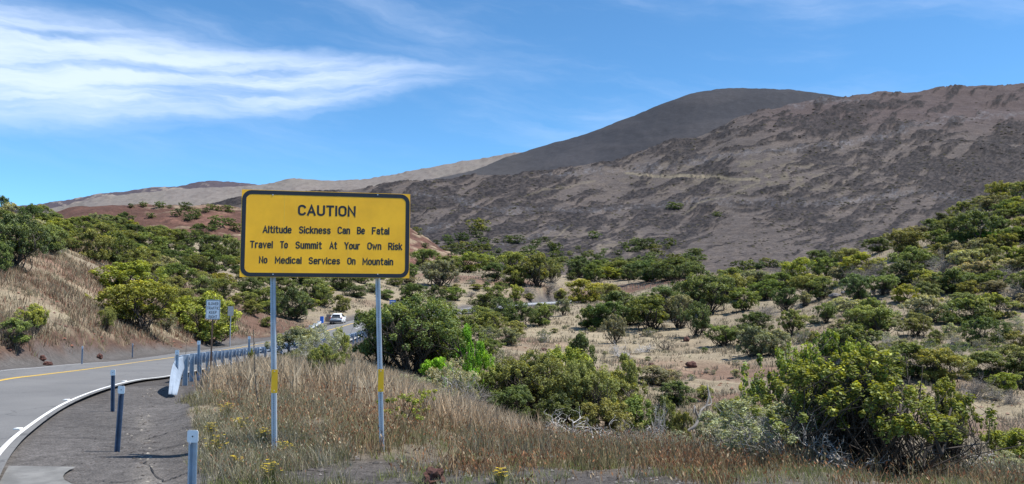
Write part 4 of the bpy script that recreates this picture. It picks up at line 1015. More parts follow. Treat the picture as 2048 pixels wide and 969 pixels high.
# --- thickets filled at random between the ones above
def inpoly(x, y, poly):
    r_ = False; n = len(poly)
    for i in range(n):
        x1, y1 = poly[i]; x2, y2 = poly[(i + 1) % n]
        if (y1 > y) != (y2 > y) and x < (x2 - x1) * (y - y1) / (y2 - y1) + x1: r_ = not r_
    return r_
def fill(poly, n, wr, hk, kinds, cols, gap=0.55, tries=3000):
    xs = [p[0] for p in poly]; ys = [p[1] for p in poly]; k = 0
    for _ in range(tries):
        if k >= n: break
        x, y = PR.uniform(min(xs), max(xs)), PR.uniform(min(ys), max(ys))
        if not inpoly(x, y, poly): continue
        w__ = PR.uniform(*wr) * (0.75 + 0.5 * (y - min(ys)) / (max(ys) - min(ys))); h__ = w__ * PR.uniform(*hk)
        if any(abs(x - u[0]) < (w__ / 2 + u[2]) * gap and abs((y - h__ / 2) - u[1]) < (h__ / 2 + u[3]) * gap for u in USED): continue
        if put(x, y, w__, h__, PR.choice(kinds), PR.choice(cols)) is not None: k += 1
CO = ['dark', 'mid', 'mid', 'olive', 'olive', 'grey', 'mid', 'ygreen', 'grey', 'pale']
fill([(1420, 600), (1560, 555), (1700, 515), (1850, 460), (1960, 425), (2130, 400), (2130, 640), (1950, 640), (1880, 655), (1700, 640), (1620, 590), (1500, 605)], 76, (38, 62), (0.5, 0.75), ['bush', 'tree', 'tree', 'bush', 'tree', 'twig'], CO, 0.44)
fill([(-30, 440), (60, 440), (130, 455), (260, 455), (330, 480), (400, 500), (490, 520), (490, 560), (400, 600), (330, 610), (250, 545), (160, 500), (60, 500), (-30, 500)], 42, (34, 54), (0.5, 0.75), ['bush', 'tree', 'tree'], CO, 0.42)
fill([(1680, 700), (2100, 700), (2100, 790), (1900, 790), (1680, 760)], 10, (40, 60), (0.6, 0.8), ['bush', 'pale'], ['mid', 'olive', 'grey'], 0.6)
fill([(830, 560), (1100, 560), (1120, 600), (830, 620)], 12, (14, 26), (0.5, 0.7), ['bush', 'pale'], ['grey', 'olive', 'pale'], 0.7)
fill([(490, 545), (820, 545), (820, 600), (700, 610), (490, 640)], 16, (24, 44), (0.5, 0.75), ['bush', 'tree'], CO, 0.6)
fill([(850, 640), (1000, 660), (1000, 720), (960, 720)], 8, (30, 50), (0.6, 0.8), ['bush', 'pale'], ['grey', 'mid', 'olive'], 0.6)
fill([(1060, 640), (1480, 650), (1480, 780), (1300, 760), (1100, 690)], 16, (8, 16), (0.6, 0.9), ['pale', 'bush'], ['grey', 'mid', 'pale'], 0.8)
fill([(1560, 650), (1700, 640), (2060, 650), (2060, 700), (1600, 700)], 14, (14, 26), (0.6, 0.9), ['pale', 'bush'], ['grey', 'pale', 'olive'], 0.7)

# labels for the plants that carry none: by colour and place, with their order from the left where few
ORD = ['leftmost', 'second from left', 'third from left', 'fourth from left', 'fifth from left', 'sixth from left', 'seventh from left', 'eighth from left', 'ninth from left', 'tenth from left', 'eleventh from left', 'twelfth from left']
ORDR = ['rightmost'] + [s.replace('left', 'right') for s in ORD[1:]]
groups = {}
for p_ in PLANTS:
    o, px, py, colr, word, zone, cat, lab, W_ = p_
    if lab: tagit(o, lab, cat, 'trees and shrubs of the hillsides'); continue
    f_ = (py - zone[1]) / (zone[2] - zone[1])
    hb = 'high in' if f_ < 0.36 else ('midway in' if f_ < 0.68 else 'low in')
    groups.setdefault((WORD[colr], word, hb, zone[0]), []).append(p_)
for (cw_, word, hb, zone), L in groups.items():
    for s_ in range(0, 2):
        pass
    L.sort(key=lambda q: q[1]); n = len(L)
    for k, q in enumerate(L):
        lab = '%s %s %s %s' % (cw_, word, hb, zone)
        if n > 1:
            lab = lab + (', ' + ORD[k] if k < 12 and k < (n + 1) // 2 + 1 else ', ' + (ORDR[n - 1 - k] if n - 1 - k < 12 else 'one near the middle'))
        tagit(q[0], lab, q[6], '%s of %s' % ('bushes' if word == 'bush' else word + 's', zone))

# ------------------------------------------------------------------ grass
GR = np.random.default_rng(5)
def blades(name, label, X, Y, H_, Wd, tint, lean=0.35, two=True, heads=None, zoff=0.0):
    n = len(X); Zb = height(X, Y) - 0.02 + zoff
    a = GR.uniform(0, 2 * np.pi, n); side = np.stack([np.cos(a), np.sin(a), np.zeros(n)], 1)
    b_ = GR.uniform(0, 2 * np.pi, n); ln = np.stack([np.cos(b_), np.sin(b_), np.zeros(n)], 1) * (lean * GR.uniform(0.1, 1.0, n) * H_)[:, None]
    p0 = np.stack([X, Y, Zb], 1); up = np.array([0, 0, 1.0])
    pm = p0 + up * (H_ * 0.55)[:, None] + ln * 0.35; pt = p0 + up * (H_ * 0.97)[:, None] + ln
    w0 = side * (Wd / 2)[:, None]
    if two:
        Vv = np.stack([p0 - w0, p0 + w0, pm - w0 * 0.8, pm + w0 * 0.8, pt - w0 * 0.15, pt + w0 * 0.15], 1).reshape(-1, 3)
        i = np.arange(n)[:, None] * 6
        Ff = np.concatenate([i + np.array([[0, 1, 3, 2]]), i + np.array([[2, 3, 5, 4]])]); k = 6
    else:
        Vv = np.stack([p0 - w0, p0 + w0, pt + w0 * 0.25, pt - w0 * 0.25], 1).reshape(-1, 3)
        Ff = np.arange(n)[:, None] * 4 + np.array([[0, 1, 2, 3]]); k = 4
    T = np.repeat(tint, k, 0)
    if heads is not None:
        m = GR.random(n) < heads[0]; q = pt[m]; s_ = heads[1] * GR.uniform(0.6, 1.4, m.sum())[:, None]
        d1 = GR.normal(size=(m.sum(), 3)); d1 /= np.linalg.norm(d1, axis=1)[:, None]; d1[:, 2] = np.abs(d1[:, 2]) + 0.8; d1 /= np.linalg.norm(d1, axis=1)[:, None]
        d2 = np.cross(d1, GR.normal(size=(m.sum(), 3))); d2 /= np.linalg.norm(d2, axis=1)[:, None]
        Hv = np.stack([q - d1 * s_ * 1.6, q + d2 * s_ * 0.6, q + d1 * s_ * 1.6, q - d2 * s_ * 0.6], 1).reshape(-1, 3)
        Ff = np.vstack([Ff, len(Vv) + np.arange(m.sum())[:, None] * 4 + np.array([[0, 1, 2, 3]])])
        hc = np.array(heads[2])[GR.integers(0, len(heads[2]), m.sum())] * GR.uniform(0.7, 1.25, m.sum())[:, None]
        Vv = np.vstack([Vv, Hv]); T = np.vstack([T, np.repeat(hc, 4, 0)])
    o = link(bpy.data.objects.new(name, mesh_np(name, Vv, Ff, M_blade, False, {'tint': T})))
    tagit(o, label, name.replace('_', ' '), kind='stuff'); return o
def sample(n, px0, px1, d0, d1, keep):
    """n spots spread evenly over azimuth and log distance, kept where keep(px, py, X, Y) says"""
    px = GR.uniform(px0, px1, n); l = GR.uniform(math.log(d0), math.log(d1), n); d = np.exp(l)
    X = (px - CX) / F / cp * d; Y = d; Z = height(X, Y); qx, qy = proj(X, Y, Z)
    k = keep(qx, qy, X, Y) > GR.random(n)
    return X[k], Y[k], qx[k], qy[k]
def tuft(X, Y, per, rad):
    """spread per blades round every tuft centre; returns X, Y, tuft index"""
    i = np.repeat(np.arange(len(X)), per)
    r_ = rad[i] * np.sqrt(GR.random(len(i))); a = GR.uniform(0, 2 * np.pi, len(i))
    return X[i] + np.cos(a) * r_, Y[i] + np.sin(a) * r_, i
def pick(cols, n): return np.array(cols)[GR.integers(0, len(cols), n)] * GR.uniform(0.75, 1.25, n)[:, None]
def road_clear(X, Y, marg=0.6):
    i_ = np.array(ROADMID); r1 = R1[::2]; r2 = R2[::2]
    d1 = np.full(X.shape, 1e9)
    for line in (R1[::4], RY[::4], R2[::4], ((R1 + RY) / 2)[::4], ((RY + R2) / 2)[::4]):
        for a, b_ in zip(line[:-1], line[1:]):
            dx, dy = b_[0] - a[0], b_[1] - a[1]; t_ = np.clip(((X - a[0]) * dx + (Y - a[1]) * dy) / (dx * dx + dy * dy + 1e-9), 0, 1)
            d1 = np.minimum(d1, np.hypot(X - a[0] - t_ * dx, Y - a[1] - t_ * dy))
    return d1 > marg + 1.2
# the brown field in front: rust seed heads on dry stalks
def keepA(px, py, X, Y):
    n_ = fbm(X * 0.9, Y * 0.9, 3, 77)
    lim = np.interp(px, [380, 430, 520, 600, 700, 900, 1300, 2100], [770, 812, 870, 905, 920, 945, 985, 1000]) + (n_ - 0.5) * 60
    return sstep(lim + 12, lim - 14, py) * (0.25 + 0.75 * sstep(1640, 1560, px)) * sstep(375, 420, px) * (0.12 + 0.88 * sstep(0.40, 0.54, n_)) * road_clear(X, Y)
X, Y, qx, qy = sample(62000, 350, 2250, 9.0, 24, keepA)
Hh = GR.uniform(0.12, 0.40, len(X)) * (0.6 + 0.8 * sstep(0.35, 0.65, fbm(X * 1.7, Y * 1.7, 3, 92))) * (0.55 + 0.45 * sstep(9.5, 12.5, Y))
upslope = sstep(880, 800, qy) * sstep(1000, 800, qx)
olv = sstep(0.45, 0.6, fbm(X * 0.8, Y * 0.8, 3, 93)) * 0.75
tn = mixc(mixc(pick([(0.31, 0.19, 0.10), (0.22, 0.125, 0.068), (0.40, 0.29, 0.165), (0.15, 0.092, 0.052)], len(X)), (0.19, 0.19, 0.10), olv), (0.42, 0.33, 0.23), upslope * 0.6)
blades('dry_grass', 'field of brown dry grass with rust coloured seed heads around the sign posts', X, Y, Hh, 0.007 + 0.006 * GR.random(len(X)), tn, 0.8, True,
       (0.75, 0.015, [(0.26, 0.11, 0.055), (0.32, 0.155, 0.075), (0.24, 0.12, 0.06), (0.46, 0.35, 0.22), (0.17, 0.08, 0.045)]))
# grey green taller stalks farther back in the field
X, Y, qx, qy = sample(26000, 560, 2250, 12.5, 20, lambda px, py, X, Y: sstep(900, 960, px) * (0.3 + 0.7 * sstep(0.4, 0.6, fbm(X * .5, Y * .5, 3, 78))))
blades('weed_stalks', 'grey and olive upright weed stalks at the back of the brown field', X, Y, GR.uniform(0.25, 0.55, len(X)) * (1 - 0.35 * sstep(14.5, 18, Y)), 0.007 + 0.004 * GR.random(len(X)), pick([(0.16, 0.15, 0.09), (0.24, 0.21, 0.15), (0.12, 0.13, 0.07), (0.30, 0.27, 0.21)], len(X)), 0.4, True,
       (0.35, 0.012, [(0.30, 0.27, 0.17), (0.16, 0.16, 0.08)]))
# blond tussocks on the flank behind the sign
def keepB(px, py, X, Y):
    return road_clear(X, Y, 0.9) * sstep(395, 440, px) * sstep(1150, 900, px) * sstep(16, 20, Y) * (0.35 + 0.65 * sstep(0.42, 0.55, fbm(X * .35, Y * .35, 3, 79)))
X, Y, qx, qy = sample(5200, 380, 1150, 14, 62, keepB)
Xb, Yb, i = tuft(X, Y, 13, 0.10 + 0.006 * Y)
ok = (np.hypot(0, 0) == 0) & (polydist(Xb, Yb, GP[::4])[0] > 0.35); Xb, Yb, i = Xb[ok], Yb[ok], i[ok]
tc_ = pick([(0.46, 0.34, 0.22), (0.38, 0.29, 0.19), (0.52, 0.42, 0.29), (0.33, 0.27, 0.19)], len(X))
blades('tussock_grass', 'blond waving tussock grass on the slope between the guard rail and the big dark tree', Xb, Yb, GR.uniform(0.35, 0.8, len(Xb)) * (1 - 0.55 * sstep(26, 36, Yb)), 0.010 + 0.0006 * Yb, tc_[i] * GR.uniform(0.8, 1.2, len(i))[:, None], 0.6, True)
# left bank
def keepC(px, py, X, Y):
    return road_clear(X, Y, 1.6) * sstep(520, 470, px) * (polydist(X, Y, R2[::4])[0] > 2.9) * (0.30 + 0.70 * sstep(0.38, 0.50, fbm(X * .25, Y * .25, 3, 80)))
X, Y, qx, qy = sample(13000, -250, 520, 26, 130, keepC)
Xb, Yb, i = tuft(X, Y, 12, 0.20 + 0.005 * Y)
tc_ = pick([(0.32, 0.26, 0.175), (0.25, 0.195, 0.13), (0.38, 0.32, 0.22), (0.20, 0.175, 0.115), (0.21, 0.12, 0.08)], len(X))
blades('bank_grass', 'pale dry grass covering the bank left of the road', Xb, Yb, GR.uniform(0.20, 0.46, len(Xb)), 0.012 + 0.0007 * Yb, tc_[i] * GR.uniform(0.8, 1.2, len(i))[:, None], 0.6, False)
# valley floor and right hillside
def keepD(px, py, X, Y):
    return road_clear(X, Y, 1.6) * sstep(480, 560, px) * (0.12 + 0.88 * sstep(0.40, 0.58, fbm(X * .22, Y * .22, 4, 81)))
X, Y, qx, qy = sample(30000, 480, 2300, 22, 300, keepD)
Xb, Yb, i = tuft(X, Y, 6, 0.12 + 0.0035 * Y)
tc_ = pick([(0.33, 0.275, 0.195), (0.25, 0.205, 0.145), (0.40, 0.335, 0.24), (0.19, 0.165, 0.12), (0.20, 0.19, 0.12)], len(X))
blades('valley_grass', 'short tan tufted grass over the valley clearing and the right hillside', Xb, Yb, GR.uniform(0.16, 0.42, len(Xb)) * (1 + 0.002 * Yb), 0.012 + 0.0008 * Yb, tc_[i] * GR.uniform(0.8, 1.2, len(i))[:, None], 0.7, False)
# low green and grey ground cover along the lower edge and the road verge
def keepE(px, py, X, Y):
    n_ = fbm(X * 1.6, Y * 1.6, 3, 82); return sstep(0.42, 0.54, n_) * sstep(395, 440, px - (Y < 12) * 10) * road_clear(X, Y, 0.8) * (Y < 15)
X, Y, qx, qy = sample(5200, 380, 2200, 7.5, 15, keepE)
Xb, Yb, i = tuft(X, Y, 12, 0.06 + 0 * X)
tc_ = pick([(0.20, 0.23, 0.05), (0.30, 0.27, 0.16), (0.14, 0.17, 0.05), (0.38, 0.34, 0.24), (0.24, 0.25, 0.12)], len(X))
blades('ground_cover', 'low green and grey weeds on the dark cinder along the bottom edge', Xb, Yb, GR.uniform(0.05, 0.17, len(Xb)), 0.007 + 0 * Xb, tc_[i] * GR.uniform(0.8, 1.2, len(i))[:, None], 0.9, False)
X, Y, qx, qy = sample(2800, 180, 520, 14, 26, lambda px, py, X, Y: sstep(0.5, 0.62, fbm(X, Y, 3, 83)) * road_clear(X, Y, 1.0) * (px > 380 - (Y > 17) * 160))
Xb, Yb, i = tuft(X, Y, 9, 0.07 + 0 * X)
blades('verge_weeds', 'scattered olive weeds on the cinder verge before the guard rail', Xb, Yb, GR.uniform(0.06, 0.2, len(Xb)), 0.010 + 0 * Xb, pick([(0.22, 0.21, 0.08), (0.26, 0.22, 0.14), (0.13, 0.12, 0.06)], len(Xb)), 0.9, False)
X, Y, qx, qy = sample(2600, 375, 700, 9.5, 19, lambda px, py, X, Y: sstep(0.40, 0.55, fbm(X * 1.3, Y * 1.3, 3, 85)) * road_clear(X, Y, 0.9) * sstep(385, 410, px) * sstep(780, 810, py))
Xb, Yb, i = tuft(X, Y, 14, 0.08 + 0.05 * GR.random(len(X)))
tc_ = pick([(0.33, 0.29, 0.20), (0.20, 0.20, 0.09), (0.25, 0.21, 0.14), (0.40, 0.36, 0.27), (0.16, 0.16, 0.08)], len(X))
blades('mixed_weeds', 'mixed grey and olive weeds closing in round the left sign post', Xb, Yb, GR.uniform(0.08, 0.32, len(Xb)), 0.006 + 0 * Xb, tc_[i] * GR.uniform(0.8, 1.2, len(i))[:, None], 0.8, True, (0.2, 0.010, [(0.45, 0.40, 0.28), (0.26, 0.13, 0.07)]))
# tall green weeds and red brown debris at the foot of the left bank
X, Y, qx, qy = sample(2600, -200, 480, 24, 70, lambda px, py, X, Y: ((polydist(X, Y, R2[::4])[0] > 2.4) & (polydist(X, Y, R2[::4])[0] < 5.0)) * 0.5 * road_clear(X, Y, 1.2))
Xb, Yb, i = tuft(X, Y, 6, 0.12 + 0 * X)
tc_ = pick([(0.22, 0.23, 0.07), (0.16, 0.075, 0.05), (0.28, 0.22, 0.14), (0.15, 0.15, 0.06)], len(X))
blades('roadside_weeds', 'low mixed weeds along the red foot of the left bank', Xb, Yb, GR.uniform(0.1, 0.35, len(Xb)), 0.02 + 0 * Xb, tc_[i], 0.8, False)

# loose cinder stones
def stones(name, label, X, Y, size, cols, zs=0.55):
    n = len(X); Zb = height(X, Y)
    base_ = np.array([[1, 0, 0], [0.45, 0.8, 0.1], [-0.5, 0.75, 0], [-0.95, 0, 0.1], [-0.4, -0.85, 0], [0.55, -0.7, 0.05], [0.1, 0.1, 0.95], [0, 0, -0.6]])
    fc = [[0, 1, 6, 6], [1, 2, 6, 6], [2, 3, 6, 6], [3, 4, 6, 6], [4, 5, 6, 6], [5, 0, 6, 6]]
    jit = 1 + GR.uniform(-0.28, 0.28, (n, 8, 1)); a = GR.uniform(0, 6.28, n); ca, sa = np.cos(a)[:, None], np.sin(a)[:, None]
    B = base_[None] * jit * size[:, None, None]; x = B[:, :, 0] * ca - B[:, :, 1] * sa; y = B[:, :, 0] * sa + B[:, :, 1] * ca
    Vv = np.stack([x + X[:, None], y + Y[:, None], B[:, :, 2] * zs + Zb[:, None] + size[:, None] * 0.08], -1).reshape(-1, 3)
    tri = np.array([[0, 1, 6], [1, 2, 6], [2, 3, 6], [3, 4, 6], [4, 5, 6], [5, 0, 6]])
    Ff = (np.arange(n)[:, None, None] * 8 + tri[None]).reshape(-1, 3)
    T = np.repeat(pick(cols, n), 8, 0)
    o = link(bpy.data.objects.new(name, mesh_np(name, Vv, Ff, M_stone, False, {'tint': T}))); tagit(o, label, name.replace('_', ' '), kind='stuff')
M_stone = attr_mat('loose_stone', 'tint', sc=(4, 20, 80), var=(0.1, 0.2, 0.2), bump=0.6, bdist=0.01, bsc=60)
X, Y, qx, qy = sample(9000, -50, 1500, 7, 24, lambda px, py, X, Y: road_clear(X, Y, 0.2) * (0.15 + 0.85 * sstep(0.45, 0.6, fbm(X * 2, Y * 2, 3, 90))) * np.where(px < 400, np.where((Y < 17.5) & (px < 385), 0.10, 1.0), np.where(Y < 11.5, 1.0, 0.3)))
stones('cinder_gravel', 'loose dark cinder gravel on the verge and around the sign', X, Y, GR.uniform(0.008, 0.034, len(X)) * (1 + 0.8 * (GR.random(len(X)) < 0.06)), [(0.07, 0.065, 0.062), (0.10, 0.09, 0.088), (0.05, 0.045, 0.043), (0.17, 0.16, 0.15)])
X, Y, qx, qy = sample(2600, 900, 2100, 45, 130, lambda px, py, X, Y: sstep(0.5, 0.62, fbm(X * .2, Y * .2, 3, 91)) * 0.5)
stones('field_stones', 'small reddish lava stones scattered over the valley clearing', X, Y, GR.uniform(0.05, 0.2, len(X)), [(0.17, 0.09, 0.06), (0.12, 0.08, 0.06), (0.22, 0.15, 0.11)])
X, Y, qx, qy = sample(1500, -200, 480, 24, 80, lambda px, py, X, Y: ((polydist(X, Y, R2[::4])[0] > 2.6) & (polydist(X, Y, R2[::4])[0] < 7.0)) * 0.6 * road_clear(X, Y, 1.0))
stones('bank_stones', 'red lava stones along the foot of the left bank', X, Y, GR.uniform(0.04, 0.16, len(X)), [(0.17, 0.075, 0.055), (0.12, 0.06, 0.05), (0.2, 0.10, 0.07)])

X, Y, qx, qy = sample(1800, 60, 420, 8, 19, lambda px, py, X, Y: road_clear(X, Y, -0.4) * sstep(0.45, 0.65, fbm(X * 3, Y * 1.5, 3, 96)) * (px < 400))
stones('shoulder_grit', 'grit and small stones strewn over the paved shoulder', X, Y, GR.uniform(0.004, 0.016, len(X)), [(0.05, 0.045, 0.043), (0.14, 0.12, 0.11), (0.07, 0.06, 0.055)])
q_ = catmull(DL[:5], 20); k_ = GR.integers(0, len(q_), 150)
stones('swale_stones', 'small stones lying along the bottom of the paved swale', q_[k_, 0] + GR.normal(0, 0.09, 150), q_[k_, 1] + GR.normal(0, 0.05, 150), GR.uniform(0.008, 0.03, 150), [(0.05, 0.045, 0.043), (0.10, 0.085, 0.075), (0.25, 0.23, 0.2)])
# dark tussocks dotting the mountain slope
def slope_tussocks():
    rng = np.random.default_rng(77); me_ = rock_o.data; n = len(me_.vertices)
    co = np.empty(n * 3, np.float32); me_.vertices.foreach_get('co', co); co = co.reshape(-1, 3).astype(float)
    nc_ = 950; nt_ = 330; idx = rng.integers(0, nc_ * nt_, 60000); q = co[idx]
    px, py = proj(q[:, 0], q[:, 1], q[:, 2])
    m = rock_mask(px, py)
    p_ = (0.06 + 0.9 * sstep(0.47, 0.57, fbm(px / 24 + py / 50, py / 11, 4, 5))) * (0.35 + 0.65 * sstep(0.44, 0.52, m))
    p_ = 0.10 + p_ * 0.8
    p_ *= sstep(1350, 1650, px) * 0.6 + 0.5
    p_ *= sstep(190, 260, py) * (0.5 + 0.5 * sstep(280, 400, py)) * (px > 780) * (py < 545) * (px < 2150)
    k = rng.random(len(p_)) < p_ * 0.40
    q = q[k]; n = len(q); s_ = q[:, 1] / F * rng.uniform(1.2, 3.3, n)
    base_ = np.array([[1, 0, 0], [0.3, 0.9, 0], [-0.8, 0.6, 0], [-0.9, -0.5, 0], [0.2, -0.95, 0], [0.25, 0.1, 0.55], [-0.35, -0.1, 0.6]])
    tri = np.array([[0, 1, 5], [1, 2, 5], [2, 6, 5], [2, 3, 6], [3, 4, 6], [4, 5, 6], [4, 0, 5]])
    B = base_[None] * (1 + rng.uniform(-0.25, 0.25, (n, 7, 1))) * s_[:, None, None]
    B[:, :, 0] *= 1.3
    Vv = (B + q[:, None, :] - np.array([0, 0, 0.0])).reshape(-1, 3)
    Ff = (np.arange(n)[:, None, None] * 7 + tri[None]).reshape(-1, 3)
    T = np.array([(0.034, 0.032, 0.022), (0.022, 0.020, 0.018), (0.052, 0.048, 0.028)])[rng.integers(0, 3, n)]
    o = link(bpy.data.objects.new('slope_tussocks', mesh_np('slope_tussocks', Vv, Ff, M_stone, False, {'tint': np.repeat(T, 7, 0)})))
    tagit(o, 'countless dark low tussocks and boulders dotting the mountain slope', 'tussocks', kind='stuff')
slope_tussocks()
# ================================================================== the caution sign
M_yel = simple('yellow_sheeting', (0.95, 0.48, 0.010), 0.42, vary=0.09, scale=2.2)
M_black = simple('black_sheeting', (0.012, 0.014, 0.022), 0.45, vary=0.1)
M_seam = simple('sheeting_seam', (0.82, 0.50, 0.05), 0.4, vary=0.03)
M_alu = simple('aluminium_back', (0.52, 0.54, 0.57), 0.45, 0.5, vary=0.08)
M_bolt_dark = simple('dark_bolt', (0.03, 0.035, 0.045), 0.8)  # dark colour of the reflector cap bolts
M_plate = simple('yellow_plate', (0.95, 0.52, 0.01), 0.4, vary=0.04)
def frame_from(tl, tr, br, bl):
    """rectangle frame: origin at its centre, x right, z up, y away from the viewer"""
    tl, tr, br, bl = map(lambda q: Vector(tuple(q)), (tl, tr, br, bl))
    x = ((tr - tl) + (br - bl)).normalized(); up = ((tl - bl) + (tr - br)).normalized()
    y = up.cross(x).normalized() * -1; y = x.cross(up) * -1
    z = x.cross(y).normalized()
    if z.z < 0: y = -y; z = x.cross(y)
    M = Matrix((x, y, z)).transposed().to_4x4(); M.translation = (tl + tr + br + bl) / 4
    w_ = ((tr - tl).length + (br - bl).length) / 2; h_ = ((tl - bl).length + (tr - br).length) / 2
    return M, w_, h_
def rrect(w_, h_, r_, n=6):
    pts = []
    for cx, cz, a0 in ((w_ / 2 - r_, h_ / 2 - r_, 0), (-w_ / 2 + r_, h_ / 2 - r_, 90), (-w_ / 2 + r_, -h_ / 2 + r_, 180), (w_ / 2 - r_, -h_ / 2 + r_, 270)):
        for k in range(n + 1):
            a = math.radians(a0 + 90 * k / n); pts.append((cx + r_ * math.cos(a), cz + r_ * math.sin(a)))
    return pts
def ring_obj(name, outer, inner, y0, y1, mat, parent):
    mb = MB(); n = len(outer)
    vs = [(a, y0, b) for a, b in outer] + [(a, y0, b) for a, b in inner] + [(a, y1, b) for a, b in outer] + [(a, y1, b) for a, b in inner]
    fs = []
    for i in range(n):
        j = (i + 1) % n
        fs += [(i, j, n + j, n + i), (2 * n + i, 3 * n + i, 3 * n + j, 2 * n + j), (i, 2 * n + i, 2 * n + j, j), (n + i, n + j, 3 * n + j, 3 * n + i)]
    mb.add(vs, fs); return mb.obj(name, mat, parent)
def _arc(cx, cy, rx, ry, a0, a1, n=7):
    return [(cx + rx * math.cos(math.radians(a0 + (a1 - a0) * k / n)), cy + ry * math.sin(math.radians(a0 + (a1 - a0) * k / n))) for k in range(n + 1)]
X_ = 0.74      # height of the small letters
def _bowl(w_=0.42, h=X_): return _arc(w_ / 2, h - 0.2, w_ / 2, 0.2, 0, 180, 8) + _arc(w_ / 2, 0.2, w_ / 2, 0.2, 180, 360, 8) + [(w_, h - 0.2)]
GL = {   # road sign lettering: strokes on a grid, capital height 1
 'A': [[(0, 0), (.26, 1), (.52, 0)], [(.09, .3), (.43, .3)]],
 'B': [[(0, 0), (0, 1), (.26, 1)] + _arc(.26, .76, .18, .24, 90, -90) + [(0, .52)], [(.26, .52)] + _arc(.27, .26, .2, .26, 90, -90) + [(0, 0)]],
 'C': [_arc(.23, .74, .23, .26, 20, 180) + _arc(.23, .26, .23, .26, 180, 340)],
 'D': [[(0, 0), (0, 1), (.2, 1)] + _arc(.2, .72, .26, .28, 90, 0) + _arc(.2, .28, .26, .28, 0, -90) + [(0, 0)]],
 'E': [[(.42, 1), (0, 1), (0, 0), (.42, 0)], [(0, .52), (.34, .52)]], 'F': [[(.42, 1), (0, 1), (0, 0)], [(0, .52), (.34, .52)]],
 'G': [_arc(.23, .74, .23, .26, 20, 180) + _arc(.23, .26, .23, .26, 180, 360) + [(.46, .46), (.27, .46)]],
 'H': [[(0, 0), (0, 1)], [(.46, 0), (.46, 1)], [(0, .52), (.46, .52)]], 'I': [[(0, 0), (0, 1)]], 'K': [[(0, 0), (0, 1)], [(.44, 1), (.02, .42)], [(.15, .6), (.46, 0)]],
 'L': [[(0, 1), (0, 0), (.4, 0)]], 'M': [[(0, 0), (0, 1), (.29, .3), (.58, 1), (.58, 0)]], 'N': [[(0, 0), (0, 1), (.47, 0), (.47, 1)]],
 'O': [_arc(.24, .74, .24, .26, 0, 180) + _arc(.24, .26, .24, .26, 180, 360) + [(.48, .74)]],
 'P': [[(0, 0), (0, 1), (.26, 1)] + _arc(.26, .74, .19, .26, 90, -90) + [(0, .48)]],
 'R': [[(0, 0), (0, 1), (.26, 1)] + _arc(.26, .74, .19, .26, 90, -90) + [(0, .48)], [(.24, .48), (.46, 0)]],
 'S': [_arc(.22, .76, .21, .24, 25, 180) + _arc(.22, .74, .21, .20, 180, 255, 3) + _arc(.22, .26, .22, .26, 75, -90) + _arc(.22, .26, .22, .26, -90, -155, 4)],
 'T': [[(0, 1), (.46, 1)], [(.23, 0), (.23, 1)]], 'U': [[(0, 1)] + _arc(.23, .25, .23, .25, 180, 360) + [(.46, 1)]], 'W': [[(0, 1), (.16, 0), (.34, .8), (.52, 0), (.68, 1)]],
 'V': [[(0, 1), (.24, 0), (.48, 1)]], 'Y': [[(0, 1), (.24, .48), (.48, 1)], [(.24, .48), (.24, 0)]],
 'a': [[(.04, .62)] + _arc(.19, .56, .17, .18, 130, 0, 4) + [(.36, 0)], _arc(.18, .22, .18, .2, 60, 300, 9) + [(.36, .12)], [(.36, .40), (.25, .41)]],
 'c': [_arc(.18, X_ - .19, .18, .19, 25, 180) + _arc(.18, .19, .18, .19, 180, 335)], 'd': [_bowl(.38), [(.38, 0), (.38, 1)]],
 'e': [[(0.01, .38), (.37, .38)] + _arc(.185, X_ - .19, .185, .19, 0, 180) + _arc(.185, .19, .185, .19, 180, 325)],
 'i': [[(0, 0), (0, .64)], [(0, .93), (0, .99)]], 'k': [[(0, 0), (0, 1)], [(.34, X_), (.02, .32)], [(.12, .44), (.36, 0)]], 'l': [[(0, 0), (0, 1)]],
 'm': [[(0, 0), (0, X_)], [(0, .5)] + _arc(.15, X_ - .15, .14, .15, 170, 0, 5) + [(.29, 0)], [(.29, .5)] + _arc(.44, X_ - .15, .14, .15, 170, 0, 5) + [(.58, 0)]],
 'n': [[(0, 0), (0, X_)], [(0, .5)] + _arc(.18, X_ - .18, .17, .18, 170, 0, 6) + [(.35, 0)]], 'o': [_bowl(.38)], 'r': [[(0, 0), (0, X_)], [(0, .46)] + _arc(.2, X_ - .2, .19, .2, 165, 75, 4)],
 's': [_arc(.17, X_ - .17, .165, .17, 25, 180) + _arc(.17, X_ - .17, .165, .17, 180, 250, 3) + _arc(.17, .19, .17, .19, 75, -90) + _arc(.17, .19, .17, .19, -90, -155, 4)],
 't': [[(.12, 1)] + _arc(.27, .14, .15, .14, 180, 275, 5), [(0, X_), (.29, X_)]], 'u': [[(0, X_)] + _arc(.18, .18, .18, .18, 180, 350, 6), [(.35, X_), (.35, 0)]],
 'v': [[(0, X_), (.18, 0), (.36, X_)]], 'w': [[(0, X_), (.13, 0), (.27, .6), (.41, 0), (.54, X_)]]}
